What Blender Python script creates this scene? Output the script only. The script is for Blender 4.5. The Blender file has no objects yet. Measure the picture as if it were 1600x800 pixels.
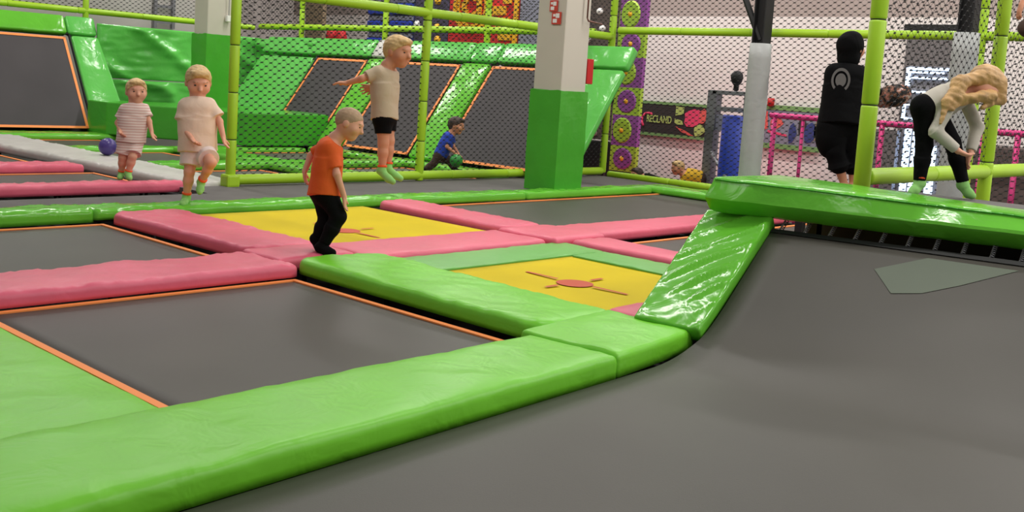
import bpy, bmesh, math, random
import numpy as np
from mathutils import Vector, Matrix, noise
random.seed(7)
C = bpy.context.scene.collection
PI = math.pi

# ------------------------------------------------------------------ camera
CAMH = 1.4
F_PX, CX, CY = 1629.42, 800.0, 309.7
RT = Vector((0.68019068, -0.7301251, 0.06525323))
DN = Vector((-0.03399065, -0.12033716, -0.992151))
FW = Vector((0.73224673, 0.67263386, -0.10666964))
CAMP = Vector((0, 0, CAMH))
cam_d = bpy.data.cameras.new('camera'); cam = bpy.data.objects.new('camera', cam_d); C.objects.link(cam)
Mx = Matrix((RT, -DN, -FW)).transposed().to_4x4(); Mx.translation = CAMP
cam.matrix_world = Mx
cam_d.sensor_fit = 'HORIZONTAL'; cam_d.sensor_width = 36
cam_d.lens = 36 * F_PX / 1600
cam_d.shift_x = 0; cam_d.shift_y = -(400 - CY) / 1600
cam_d.clip_end = 200; cam_d.clip_start = 0.05
bpy.context.scene.camera = cam

def ray(px, py):
    return RT * ((px - CX) / F_PX) + DN * ((py - CY) / F_PX) + FW
def at(px, py, dep):
    return CAMP + ray(px, py) * dep
def onz(px, py, z):
    r = ray(px, py); return CAMP + r * ((z - CAMH) / r.z)
def onx(px, py, x):
    r = ray(px, py); return CAMP + r * (x / r.x)
def ony(px, py, y):
    r = ray(px, py); return CAMP + r * (y / r.y)

# ------------------------------------------------------------------ materials
def s2l(c):
    return tuple(((v / 255) / 12.92 if v / 255 <= .04045 else ((v / 255 + .055) / 1.055) ** 2.4) for v in c)
def new_mat(name, rgb, rough=.6, metal=0, spec=.5, var=0, vscale=5, bump=0, bscale=30, bdist=.01, emis=0, coat=0, stretch=None, sheen=0):
    m = bpy.data.materials.new(name); m.use_nodes = True
    nt = m.node_tree; N = nt.nodes; L = nt.links
    b = N['Principled BSDF']
    col = (*s2l(rgb), 1)
    b.inputs['Base Color'].default_value = col
    b.inputs['Roughness'].default_value = rough
    b.inputs['Metallic'].default_value = metal
    b.inputs['Specular IOR Level'].default_value = spec
    if coat: b.inputs['Coat Weight'].default_value = coat; b.inputs['Coat Roughness'].default_value = .15
    if sheen: b.inputs['Sheen Weight'].default_value = sheen
    if emis:
        b.inputs['Emission Color'].default_value = col; b.inputs['Emission Strength'].default_value = emis
    if var or bump:
        tc = N.new('ShaderNodeTexCoord')
        src = tc.outputs['Object']
        if stretch:
            mp = N.new('ShaderNodeMapping'); mp.inputs['Scale'].default_value = stretch
            L.new(src, mp.inputs['Vector']); src = mp.outputs['Vector']
    if var:
        n = N.new('ShaderNodeTexNoise'); n.inputs['Scale'].default_value = vscale; n.inputs['Detail'].default_value = 4
        L.new(src, n.inputs['Vector'])
        r = N.new('ShaderNodeMapRange'); r.inputs['From Min'].default_value = .3; r.inputs['From Max'].default_value = .7
        r.inputs['To Min'].default_value = 1 - var; r.inputs['To Max'].default_value = 1 + var
        L.new(n.outputs['Fac'], r.inputs['Value'])
        h = N.new('ShaderNodeHueSaturation'); h.inputs['Color'].default_value = col
        L.new(r.outputs['Result'], h.inputs['Value']); L.new(h.outputs['Color'], b.inputs['Base Color'])
    if bump:
        n2 = N.new('ShaderNodeTexNoise'); n2.inputs['Scale'].default_value = bscale; n2.inputs['Detail'].default_value = 3
        n2.inputs['Distortion'].default_value = .6
        L.new(src, n2.inputs['Vector'])
        bp = N.new('ShaderNodeBump'); bp.inputs['Strength'].default_value = bump; bp.inputs['Distance'].default_value = bdist
        L.new(n2.outputs['Fac'], bp.inputs['Height']); L.new(bp.outputs['Normal'], b.inputs['Normal'])
    return m
def vinyl(name, rgb, rough=.34, bump=.35):
    return new_mat(name, rgb, rough, var=.05, vscale=2.5, bump=bump, bscale=5, bdist=.02, spec=.36)
M = dict(
    green=vinyl('green_vinyl', (118, 204, 48), .36, .5),
    green2=vinyl('shiny_green_vinyl', (102, 186, 54), .16, .5),
    green3=vinyl('wall_green_vinyl', (98, 190, 84), .16, .45),
    palegreen=vinyl('pale_green_vinyl', (104, 176, 80), .4, .2),
    boxgreen=vinyl('box_green_vinyl', (72, 164, 48), .22, .4),
    pink=vinyl('pink_vinyl', (222, 98, 122), .42, .45),
    hotpink=new_mat('pink_paint', (225, 60, 135), .4),
    greyv=vinyl('grey_vinyl', (196, 192, 186), .4, .4),
    lime=new_mat('lime_foam_sleeve', (166, 208, 40), .42, var=.04, vscale=4),
    yellow=new_mat('yellow_mat', (212, 188, 2), .7, spec=.2, var=.06, vscale=1.5, bump=.15, bscale=60, bdist=.003),
    red=new_mat('red_print', (196, 70, 30), .6),
    orange=new_mat('orange_webbing', (255, 150, 78), .6),
    mat=new_mat('black_mesh_bed', (77, 74, 68), .5, var=.12, vscale=.8, bump=.25, bscale=160, bdist=.002, spec=.35),
    wmat=new_mat('black_wall_bed', (72, 68, 70), .7, var=.08, vscale=1.2, spec=.3),
    pale_area=new_mat('pale_green_grey', (94, 104, 88), .6, var=.05, vscale=3),
    black=new_mat('black_paint', (14, 14, 15), .6),
    pit=new_mat('dark_floor', (22, 21, 21), .9),
    net=new_mat('black_net_cord', (26, 24, 24), .8),
    carpet=new_mat('grey_carpet', (96, 92, 90), .85, var=.1, vscale=3, bump=.3, bscale=120, bdist=.003),
    steel=new_mat('spring_steel', (130, 130, 134), .4, metal=.8),
    frame=new_mat('frame_steel', (40, 40, 42), .5, metal=.5),
    wall=new_mat('white_wall_paint', (236, 226, 222), .8, var=.02, vscale=1),
    taupe=new_mat('taupe_wall_paint', (176, 160, 154), .8),
    greywall=new_mat('grey_wall_paint', (190, 186, 180), .8, var=.03, vscale=1),
    cream=new_mat('cream_pillar_paint', (196, 190, 176), .7, var=.02, vscale=2),
    pad_grey=new_mat('grey_column_padding', (160, 162, 160), .5, bump=.4, bscale=7, bdist=.02),
    white=new_mat('white_plastic', (235, 232, 228), .5),
    darkred=new_mat('red_cabinet', (190, 24, 24), .4),
    copper=new_mat('copper_pipe', (120, 84, 74), .4, metal=.4),
    signred=new_mat('sign_red', (196, 60, 44), .6),
    purple=new_mat('purple_panel', (150, 80, 160), .6),
    limep=new_mat('lime_panel', (168, 206, 60), .6),
    brownp=new_mat('brown_panel', (98, 84, 80), .7, var=.15, vscale=6),
    blue=new_mat('blue_vinyl', (36, 60, 170), .4, bump=.2, bscale=6),
    navy=new_mat('navy_panel', (52, 62, 120), .6),
    mural=new_mat('dark_mural_panel', (74, 66, 92), .7, var=.3, vscale=4),
    redp=new_mat('red_panel', (206, 34, 40), .6),
    gold=new_mat('gold_relief', (236, 176, 30), .5),
    lead=new_mat('blue_grey_panel', (136, 136, 152), .6),
    beige=new_mat('beige_panel', (150, 130, 104), .7),
    greysteel=new_mat('grey_machine_steel', (130, 130, 136), .4, metal=.3),
    doorgrey=new_mat('dark_grey_door', (112, 106, 106), .6),
    litpane=new_mat('lit_pane', (205, 228, 255), .4, emis=2.6),
    banner=new_mat('banner_black', (50, 44, 42), .6),
    bgreen=new_mat('banner_green', (120, 160, 96), .6),
    bpink=new_mat('banner_pink', (232, 70, 110), .6),
    bcoral=new_mat('banner_coral', (226, 96, 90), .6),
    blime=new_mat('banner_lime', (180, 200, 110), .6),
    skin=new_mat('skin', (222, 160, 132), .55),
    skin2=new_mat('tanned_skin', (205, 140, 108), .55),
    blond=new_mat('blond_hair', (206, 172, 118), .6, var=.18, vscale=30, bump=.5, bscale=60, bdist=.006),
    darkblond=new_mat('dark_blond_hair', (172, 142, 112), .7, var=.15, vscale=30, bump=.4, bscale=80, bdist=.004),
    honey=new_mat('honey_hair', (190, 150, 98), .55, var=.28, vscale=14, bump=.7, bscale=24, bdist=.012, stretch=(1, 1, 1)),
    brown=new_mat('brown_hair', (62, 44, 36), .6, var=.2, vscale=30),
    tee_orange=new_mat('orange_cotton', (222, 90, 20), .8, bump=.4, bscale=9, bdist=.02),
    tee_beige=new_mat('beige_cotton', (188, 168, 142), .8, bump=.4, bscale=9, bdist=.02),
    tee_cream=new_mat('cream_cotton', (226, 200, 178), .8, bump=.4, bscale=9, bdist=.02),
    tee_white=new_mat('white_cotton', (226, 208, 202), .8, bump=.4, bscale=9, bdist=.02),
    tee_blue=new_mat('blue_cotton', (36, 66, 178), .8, bump=.4, bscale=9, bdist=.02),
    tee_yellow=new_mat('yellow_cotton', (232, 184, 40), .8, bump=.3, bscale=9, bdist=.02),
    sweater=new_mat('pale_grey_knit', (190, 184, 172), .85, bump=.4, bscale=10, bdist=.02),
    pants=new_mat('black_cloth', (11, 11, 13), .9, spec=.12, bump=.5, bscale=8, bdist=.02),
    trousers=new_mat('brown_cloth', (70, 50, 42), .8, bump=.5, bscale=8, bdist=.02),
    sock=new_mat('lime_green_sock', (140, 200, 110), .85),
    cuff=new_mat('orange_sock_cuff', (240, 90, 40), .8),
    eye=new_mat('eye_dark', (40, 32, 30), .3),
    lips=new_mat('lips', (178, 92, 84), .5),
    logo=new_mat('grey_print', (110, 108, 108), .7),
    purpleball=new_mat('purple_ball', (72, 56, 128), .3),
    greenball=new_mat('green_ball', (52, 150, 62), .35),
)
def striped(name, c1, c2, scale):
    m = bpy.data.materials.new(name); m.use_nodes = True
    nt = m.node_tree; N = nt.nodes; L = nt.links; b = N['Principled BSDF']
    b.inputs['Roughness'].default_value = .85
    tc = N.new('ShaderNodeTexCoord'); w = N.new('ShaderNodeTexWave'); w.bands_direction = 'Z'
    w.inputs['Scale'].default_value = scale; w.inputs['Distortion'].default_value = .6; w.inputs['Detail'].default_value = 0
    L.new(tc.outputs['Object'], w.inputs['Vector'])
    mx = N.new('ShaderNodeMix'); mx.data_type = 'RGBA'
    mx.inputs[6].default_value = (*s2l(c1), 1); mx.inputs[7].default_value = (*s2l(c2), 1)
    L.new(w.outputs['Fac'], mx.inputs[0]); L.new(mx.outputs[2], b.inputs['Base Color'])
    return m
M['tee_stripe'] = striped('pink_striped_cotton', (230, 212, 204), (206, 164, 154), 10)
def camo():
    m = bpy.data.materials.new('patterned_cloth'); m.use_nodes = True
    nt = m.node_tree; N = nt.nodes; L = nt.links; b = N['Principled BSDF']
    b.inputs['Roughness'].default_value = .9
    tc = N.new('ShaderNodeTexCoord'); n = N.new('ShaderNodeTexNoise'); n.inputs['Scale'].default_value = 11; n.inputs['Distortion'].default_value = 1
    r = N.new('ShaderNodeValToRGB'); r.color_ramp.interpolation = 'CONSTANT'
    e = r.color_ramp.elements; e[0].color = (.012, .01, .01, 1); e[1].position = .47; e[1].color = (*s2l((120, 84, 66)), 1)
    x = e.new(.55); x.color = (*s2l((170, 110, 96)), 1); y = e.new(.64); y.color = (*s2l((205, 185, 180)), 1)
    L.new(tc.outputs['Object'], n.inputs['Vector']); L.new(n.outputs['Fac'], r.inputs['Fac']); L.new(r.outputs['Color'], b.inputs['Base Color'])
    return m
M['camo'] = camo()

# ------------------------------------------------------------------ object helpers
def link(name, me, parent=None, mat=None, loc=(0, 0, 0)):
    o = bpy.data.objects.new(name, me); C.objects.link(o)
    if me is not None and mat is not None:
        me.materials.append(mat)
    o.location = loc
    if parent is not None: o.parent = parent
    return o
def tag(o, label, cat, group=None):
    o['label'] = label; o['category'] = cat
    if group: o['group'] = group
    return o
def thing(name, label, cat, loc=(0, 0, 0), rz=0, group=None):
    o = bpy.data.objects.new(name, None); C.objects.link(o); o.location = loc; o.rotation_euler = (0, 0, rz)
    o.empty_display_size = .1
    return tag(o, label, cat, group)
def mesh(name, V, Fc, smooth=False):
    me = bpy.data.meshes.new(name); me.from_pydata([tuple(v) for v in V], [], Fc); me.update()
    if smooth: me.polygons.foreach_set('use_smooth', [True] * len(me.polygons))
    return me
class MB:
    """collects shapes for one mesh"""
    def __init__(s): s.V = []; s.F = []
    def add(s, V, Fc):
        n = len(s.V); s.V += [Vector(v) for v in V]; s.F += [tuple(i + n for i in f) for f in Fc]; return s
    def box(s, x0, x1, y0, y1, z0, z1):
        return s.hexa([(x0, y0, z0), (x1, y0, z0), (x1, y1, z0), (x0, y1, z0), (x0, y0, z1), (x1, y0, z1), (x1, y1, z1), (x0, y1, z1)])
    def hexa(s, p):
        return s.add(p, [(0, 3, 2, 1), (4, 5, 6, 7), (0, 1, 5, 4), (1, 2, 6, 5), (2, 3, 7, 6), (3, 0, 4, 7)])
    def tube(s, a, b, r, r2=None, n=12, cap=True):
        a = Vector(a); b = Vector(b); r2 = r if r2 is None else r2
        d = (b - a).normalized(); u = d.orthogonal().normalized(); v = d.cross(u)
        V = [a + (u * math.cos(2 * PI * i / n) + v * math.sin(2 * PI * i / n)) * r for i in range(n)] + \
            [b + (u * math.cos(2 * PI * i / n) + v * math.sin(2 * PI * i / n)) * r2 for i in range(n)]
        Fc = [(i, (i + 1) % n, n + (i + 1) % n, n + i) for i in range(n)]
        if cap: Fc += [tuple(range(n - 1, -1, -1)), tuple(range(n, 2 * n))]
        return s.add(V, Fc)
    def path(s, pts, r, n=8):
        for i in range(len(pts) - 1): s.tube(pts[i], pts[i + 1], r, n=n)
        return s
    def lathe(s, prof, c=(0, 0, 0), n=20, ax='z'):
        c = Vector(c); V = []
        for (r, h) in prof:
            for i in range(n):
                t = 2 * PI * i / n; x, y = r * math.cos(t), r * math.sin(t)
                V.append(c + (Vector((x, y, h)) if ax == 'z' else Vector((h, x, y)) if ax == 'x' else Vector((y, h, x))))
        Fc = []
        for j in range(len(prof) - 1):
            for i in range(n): Fc.append((j * n + i, j * n + (i + 1) % n, (j + 1) * n + (i + 1) % n, (j + 1) * n + i))
        Fc += [tuple(range(n - 1, -1, -1)), tuple(range((len(prof) - 1) * n, len(prof) * n))]
        return s.add(V, Fc)
    def build(s, name, mat, parent=None, smooth=False, bevel=0, loc=(0, 0, 0)):
        me = mesh(name, s.V, s.F)
        bm = bmesh.new(); bm.from_mesh(me)
        bmesh.ops.recalc_face_normals(bm, faces=bm.faces)
        if bevel: bmesh.ops.bevel(bm, geom=list(bm.edges), offset=bevel, segments=2, affect='EDGES', profile=.6)
        bm.to_mesh(me); bm.free()
        if smooth: me.polygons.foreach_set('use_smooth', [True] * len(me.polygons))
        return link(name, me, parent, mat, loc)
def recentre(o, p=None):
    """move a mesh object's origin to p (default: centre of its base) without moving the mesh"""
    me = o.data; n = len(me.vertices); co = np.empty(n * 3); me.vertices.foreach_get('co', co); co = co.reshape(-1, 3)
    if p is None: p = np.array([(co[:, 0].min() + co[:, 0].max()) / 2, (co[:, 1].min() + co[:, 1].max()) / 2, co[:, 2].min()])
    co -= np.array(p); me.vertices.foreach_set('co', co.ravel()); me.update(); o.location = tuple(np.array(p))
    return o

def pad_mesh(name, q, T=.09, R=.035, Rc=.06, step=.07, amp=.004, wr=None, seed=0, puff=.012):
    """soft vinyl pad over the quad q (4 top corners, CCW from above), thickness T, rounded edges, wrinkles"""
    if amp >= .006 and step == .07: step = .035
    q = [Vector(p) for p in q]
    nrm = ((q[1] - q[0]).cross(q[3] - q[0])).normalized()
    La = ((q[1] - q[0]).length + (q[2] - q[3]).length) / 2; Lb = ((q[3] - q[0]).length + (q[2] - q[1]).length) / 2
    def ticks(L):
        e = [0, R * .12, R * .35, R * .65, R]
        n = max(2, int((L - 2 * R) / step))
        return e + [R + (L - 2 * R) * i / n for i in range(1, n)] + [L - t for t in reversed(e)]
    A = ticks(La); B = ticks(Lb); V = []; top = []
    for j, b in enumerate(B):
        for i, a in enumerate(A):
            d = min(a, La - a, b, Lb - b)
            h = 0 if d >= R else -R + math.sqrt(max(0, R * R - (R - d) ** 2))
            h += puff * (1 - math.exp(-min(min(a, La - a), min(b, Lb - b)) / .12)) - puff
            aa, bb = a, b
            ca = 0 if a < La / 2 else La; cb = 0 if b < Lb / 2 else Lb
            da, db = abs(a - ca), abs(b - cb)
            if da < Rc and db < Rc:
                x, y = Rc - da, Rc - db; l = math.hypot(x, y)
                if l > 1e-9:
                    k = max(x, y) / l; x *= k; y *= k
                aa = ca + (Rc - x) * (1 if ca == 0 else -1); bb = cb + (Rc - y) * (1 if cb == 0 else -1)
            u, v = aa / La, bb / Lb
            p = q[0] * (1 - u) * (1 - v) + q[1] * u * (1 - v) + q[2] * u * v + q[3] * (1 - u) * v
            w = min(1, d / R)
            nz = noise.noise(Vector((p.x * 2.2 + seed, p.y * 2.2, p.z * 2))) * amp * 1.4 + noise.noise(Vector((p.x * 7, p.y * 7 + seed, 3))) * amp
            if wr:
                (wx, wy, fr, wa) = wr
                t = (a * wx + b * wy) * fr + 2.2 * noise.noise(Vector((p.x * 1.6, p.y * 1.6, seed)))
                nz += wa * (max(0, math.sin(t)) ** 3) * (.5 + .5 * noise.noise(Vector((a * 2, b * 2, seed + 5))) * 2)
            nz += amp * 2.6 * (1 - min(1, d / .12)) * noise.noise(Vector((p.x * 15, p.y * 15, p.z * 15 + seed)))
            V.append(p + nrm * (h + nz * w))
    na, nb = len(A), len(B)
    Fc = [(j * na + i, j * na + i + 1, (j + 1) * na + i + 1, (j + 1) * na + i) for j in range(nb - 1) for i in range(na - 1)]
    ring = [i for i in range(na)] + [j * na + na - 1 for j in range(1, nb)] + [(nb - 1) * na + i for i in range(na - 2, -1, -1)] + [j * na for j in range(nb - 2, 0, -1)]
    n0 = len(V); k = len(ring)
    for r, dd in enumerate((.5, 1)):
        for idx in ring:
            V.append(V[idx] - nrm * (T - R) * dd)
    for i in range(k):
        a, b = ring[i], ring[(i + 1) % k]
        Fc.append((b, a, n0 + i, n0 + (i + 1) % k))
        Fc.append((n0 + (i + 1) % k, n0 + i, n0 + k + i, n0 + k + (i + 1) % k))
    c = len(V); V.append(sum((V[n0 + k + i] for i in range(k)), Vector()) / k)
    for i in range(k): Fc.append((n0 + k + (i + 1) % k, n0 + k + i, c))
    return mesh(name, V, Fc, True)
GP = 'padded covers between the trampolines'
def pad(q, mat, label, cat='safety pad', **kw):
    o = link('safety_pad', pad_mesh('safety_pad', q, **kw), None, M[mat]); recentre(o); tag(o, label, cat, kw.get('group', GP)); return o
def rect(x0, x1, y0, y1, z=0): return [(x0, y0, z), (x1, y0, z), (x1, y1, z), (x0, y1, z)]

def net_mesh(O, d, L, z0, z1, w=.13, h=.10, r=.0015, knot=(.034, .010), skew=0):
    """diamond netting in the vertical plane through O along the horizontal direction d"""
    O = Vector(O); d = Vector(d).normalized(); nr = Vector((-d.y, d.x, 0)); V = []; Fc = []
    H = z1 - z0; k = h / w
    def seg(a, b):
        pa = O + d * a[0] + Vector((0, 0, z0 + a[1])); pb = O + d * b[0] + Vector((0, 0, z0 + b[1]))
        u = nr * r; v = ((pb - pa).normalized().cross(nr)) * r; n = len(V)
        for p in (pa, pb): V.extend([p + u + v * .6, p - u + v * .6, p - v * 1.2])
        Fc.extend([(n, n + 1, n + 4, n + 3), (n + 1, n + 2, n + 5, n + 4), (n + 2, n, n + 3, n + 5)])
    for sg in (1, -1):
        i0 = -int(H / h) - 1 if sg == 1 else 0; i1 = int(L / w) + 1 + (0 if sg == 1 else int(H / h) + 1)
        for i in range(i0, i1):
            x0 = i * w
            t0, t1 = 0, H
            # x = x0 + sg*y/k ; clip to [0,L]
            def xat(y): return x0 + sg * y / k
            ys = [0, H]
            if sg == 1:
                lo = max(0, -x0 * k); hi = min(H, (L - x0) * k)
            else:
                lo = max(0, (x0 - L) * k); hi = min(H, x0 * k)
            if hi - lo > .01: seg((xat(lo), lo), (xat(hi), hi))
    kx, kz = knot
    for j in range(1, int(2 * H / h)):
        y = j * h / 2
        off = 0 if j % 2 == 0 else w / 2
        i = 0
        while off + i * w < L:
            x = off + i * w; i += 1
            p = O + d * x + Vector((0, 0, z0 + y)); n = len(V); e = Vector((0, 0, kz)); t = d * kx + Vector((0, 0, kz * skew))
            V.extend([p - t, p + e, p + t, p - e, p + nr * kz, p - nr * kz])
            Fc.extend([(n, n + 1, n + 4), (n + 1, n + 2, n + 4), (n + 2, n + 3, n + 4), (n + 3, n, n + 4), (n + 1, n, n + 5), (n + 2, n + 1, n + 5), (n + 3, n + 2, n + 5), (n, n + 3, n + 5)])
    return mesh('net', V, Fc)
def sleeve(a, b, r, name, parent, mat='lime', seg=.85, n=16):
    """foam sleeved steel tube: rounded segments meeting at little grooves"""
    a = Vector(a); b = Vector(b); d = (b - a); L = d.length; d.normalize(); u = d.orthogonal().normalized(); v = d.cross(u)
    k = max(1, round(L / seg)); prof = []
    for i in range(k):
        s, e = L * i / k, L * (i + 1) / k
        prof += [(r * .72, s + .002), (r * .93, s + .006), (r, s + .02), (r * 1.01, (s + e) / 2), (r, e - .02), (r * .93, e - .006), (r * .72, e - .002)]
    V = [a + d * h + (u * math.cos(2 * PI * i / n) + v * math.sin(2 * PI * i / n)) * rr for (rr, h) in prof for i in range(n)]
    Fc = [(j * n + i, j * n + (i + 1) % n, (j + 1) * n + (i + 1) % n, (j + 1) * n + i) for j in range(len(prof) - 1) for i in range(n)]
    Fc += [tuple(range(n - 1, -1, -1)), tuple(range((len(prof) - 1) * n, len(prof) * n))]
    me = mesh(name, V, Fc, True)
    o = link(name, me, parent, M[mat])
    if name == 'post':
        for i in range(1, k):
            c = a + d * (L * i / k)
            MB().tube(c - d * .006, c + d * .006, r * .9, n=16).build('cable_tie', M['black'], o, True)
    return o
# ------------------------------------------------------------------ the setting
def struct(name, mb, mat, **k):
    o = mb.build(name, M[mat], **k); o['kind'] = 'structure'; return o
FZ = -.95
struct('floor', MB().box(-6, 19.5, -6, 30, FZ - .1, FZ), 'pit')
struct('wall_right', MB().box(19, 19.3, -6, 27.3, FZ, 3.12), 'wall')
struct('wall_right_upper', MB().box(19, 19.3, -6, 27.3, 3.12, 6), 'taupe')
struct('wall_back', MB().box(-6, 19.3, 27, 27.3, FZ, 6), 'wall')
struct('wall_left', MB().box(-6, 13.5, 22.6, 22.9, FZ, 6), 'greywall')
# grey walkway behind the court, raised to pad height
struct('floor_walkway', MB().box(-1, 14.4, 9.52, 10.62, -.14, -.05).box(6.4, 14.4, 10.62, 11.25, -.14, -.05).box(13.97, 15.2, 2, 16.0, -.3, -.16), 'carpet')

# ------------------------------------------------------------------ trampolines
def trampoline(x0, x1, y0, y1, label, bed='mat', z=-.12, web=True, sag=.03, target=None, frame=True):
    t = thing('trampoline', label, 'trampoline', ((x0 + x1) / 2, (y0 + y1) / 2, FZ), 0, 'trampoline beds set flush in the court')
    ox, oy, oz = t.location
    n = 14; V = []; Fc = []
    for s in (0, 1):
        for j in range(n + 1):
            for i in range(n + 1):
                u, v = i / n, j / n
                V.append((x0 + (x1 - x0) * u - ox, y0 + (y1 - y0) * v - oy, z - s * .008 - sag * 16 * u * (1 - u) * v * (1 - v) - oz))
    m = n + 1; o2 = m * m
    for j in range(n):
        for i in range(n):
            a = j * m + i; Fc += [(a, a + 1, a + m + 1, a + m), (o2 + a, o2 + a + m, o2 + a + m + 1, o2 + a + 1)]
    for i in range(n):
        Fc += [(i + 1, i, o2 + i, o2 + i + 1), (n * m + i, n * m + i + 1, o2 + n * m + i + 1, o2 + n * m + i)]
        Fc += [(i * m, (i + 1) * m, o2 + (i + 1) * m, o2 + i * m), ((i + 1) * m + n, i * m + n, o2 + i * m + n, o2 + (i + 1) * m + n)]
    link('bed', mesh('bed', V, Fc, True), t, M[bed])
    if web:
        w = .045; b = MB(); zz = z + .003
        for (a0, a1, b0, b1) in ((x0, x1, y0, y0 + w), (x0, x1, y1 - w, y1), (x0, x0 + w, y0 + w, y1 - w), (x1 - w, x1, y0 + w, y1 - w)):
            b.box(a0 - ox, a1 - ox, b0 - oy, b1 - oy, zz - oz - .004, zz - oz + .006)
        b.build('webbing', M['orange'], t)
    if frame:
        b = MB(); g = .16; zt = -.2
        X0, X1, Y0, Y1 = x0 - g, x1 + g, y0 - g, y1 + g
        for p, q in (((X0, Y0), (X1, Y0)), ((X1, Y0), (X1, Y1)), ((X1, Y1), (X0, Y1)), ((X0, Y1), (X0, Y0))):
            b.tube((p[0] - ox, p[1] - oy, zt - oz), (q[0] - ox, q[1] - oy, zt - oz), .025, n=8)
        b.build('frame', M['frame'], t, True)
        for X in (X0, X1):
            for Y in (Y0, Y1):
                MB().tube((X - ox, Y - oy, 0), (X - ox, Y - oy, zt - oz), .024, n=8).build('leg', M['frame'], t, True)
    if target:
        cx, cy, ang, r = target
        b = MB(); zz = z - oz - sag * .9 + .006
        K = 28
        b.add([(cx - ox, cy - oy, zz + .003)] + [(cx - ox + r * math.cos(2 * PI * i / K), cy - oy + r * math.sin(2 * PI * i / K), zz) for i in range(K)], [(0, 1 + i, 1 + (i + 1) % K) for i in range(K)])
        for k in range(4):
            a = ang + k * PI / 2; d = Vector((math.cos(a), math.sin(a), 0)); p = Vector((-d.y, d.x, 0)) * .017; c = Vector((cx - ox, cy - oy, zz + .006))
            L0, L1 = (r + .05, r + .2) if k % 2 == 0 else (r + .03, r + .36)
            b.add([c + d * L0 - p, c + d * L1 - p, c + d * L1 + p, c + d * L0 + p], [(0, 1, 2, 3)])
        b.build('target_mark', M['red'], t)
    return t
trampoline(2.28, 4.51, 3.92, 6.25, 'large black trampoline bed with orange border in the left foreground')
trampoline(2.3, 4.49, 6.95, 9.23, 'black trampoline bed with orange border behind the left pink pad')
trampoline(5.22, 7.52, 7.05, 9.2, 'yellow trampoline bed with red target mark beneath the jumping boy', 'yellow', -.065, False, .02, (6.22, 7.85, .0, .145))
trampoline(5.3, 7.12, 4.12, 5.78, 'yellow trampoline bed with red target mark beside the slanted green pad', 'yellow', -.065, False, .02, (6.2, 4.98, .0, .145))
trampoline(8.05, 13.56, 6.75, 9.27, 'wide black trampoline bed at the far right of the pink crossing', sag=.05)
trampoline(8.15, 12.6, 4.2, 6.24, 'black trampoline bed half hidden behind the slanted green pad')
trampoline(2.8, 6.42, 11.66, 13.5, 'black trampoline bed between two pink pads at far left')
trampoline(2.8, 6.2, 14.2, 16.5, 'black trampoline bed behind the second far pink pad')
for (x0, x1, y0, y1, lb) in ((7.42, 9.02, 11.62, 13.5, 'black trampoline bed just behind the padded base rail of the net fence'),
                             (7.5, 9.02, 14.12, 16.45, 'black trampoline bed behind the purple ball'),
                             (7.55, 9.1, 17.05, 19.0, 'narrow black trampoline bed at the foot of the left wall trampoline'),
                             (9.98, 11.9, 11.62, 13.5, 'black trampoline bed under the child in the blue shirt'),
                             (9.98, 11.9, 14.12, 16.38, 'black trampoline bed in front of the raised green corner box')):
    trampoline(x0, x1, y0, y1, lb)

# ------------------------------------------------------------------ floor pads, front court
pad([(.2, 3.06, 0), (4.5, 3.27, 0), (4.44, 3.87, 0), (.2, 3.87, 0)], 'green', 'long light green pad along the near edge of the court', T=.13, R=.045, Rc=.03, puff=.006, amp=.004, wr=(1, .5, 4.2, .009), seed=1)
pad([(4.49, 3.27, .0), (5.42, 3.38, .0), (5.36, 4.02, .012), (4.44, 3.95, .012)], 'green', 'square green corner pad at the foot of the slanted pad', T=.13, R=.035, Rc=.03, puff=.006, wr=(1, 1.2, 8, .014), seed=2)
pad([(.9, 3.86, -.10), (2.268, 3.86, -.10), (2.268, 6.24, -.10), (.9, 6.24, -.10)], 'green', 'pale green pad at the bottom left corner beside the black bed', T=.03, R=.012, puff=.003, amp=.003, wr=(.6, 1, 7, .006), seed=3)
pad([(4.60, 3.95, .02), (5.42, 3.95, .0), (5.4, 6.4, .02), (4.59, 6.42, .03)], 'green', 'green pad with ruffled near edge between black and yellow beds', T=.11, R=.05, Rc=.16, amp=.006, seed=4)
pad(rect(1.0, 4.56, 6.26, 6.92), 'pink', 'long pink pad behind the large black bed', T=.09, R=.04, wr=(1, -.8, 4, .008), amp=.008, seed=5)
pad(rect(4.5, 5.24, 6.46, 6.97, .012), 'pink', 'pink junction pad under the feet of the boy in orange', T=.1, seed=6, Rc=.03, wr=(1, 1, 8, .008))
pad(rect(5.26, 7.4, 6.3, 6.99), 'pink', 'pink pad between the two yellow beds', T=.09, R=.04, seed=7, wr=(1, .4, 3, .005))
pad([(4.58, 6.99, .01), (5.28, 6.99, .01), (5.26, 9.3, .01), (4.52, 9.2, .01)], 'pink', 'pink pad running back to the boy in the cream shirt', T=.1, R=.045, Rc=.14, amp=.008, seed=8)
pad([(7.55, 6.99, .01), (8.16, 6.99, .01), (8.22, 9.24, .01), (7.66, 9.14, .01)], 'pink', 'pink pad running back between the yellow and far black beds', T=.1, R=.045, Rc=.14, amp=.006, seed=9)
pad(rect(7.42, 8.18, 6.22, 6.99, .014), 'pink', 'pink junction pad at the far crossing', T=.1, seed=10, Rc=.03, wr=(1, 1, 8, .006))
pad([(8.2, 6.35, 0), (12.95, 6.35, 0), (12.95, 6.86, 0), (8.2, 6.96, 0)], 'pink', 'pink pad running right towards the ramp', T=.09, R=.04, seed=11)
pad([(7.58, 4.3, 0), (8.08, 4.3, 0), (8.1, 6.2, 0), (7.6, 6.2, 0)], 'pink', 'pink pad along the right side of the near yellow bed', T=.09, R=.04, seed=12)
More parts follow.
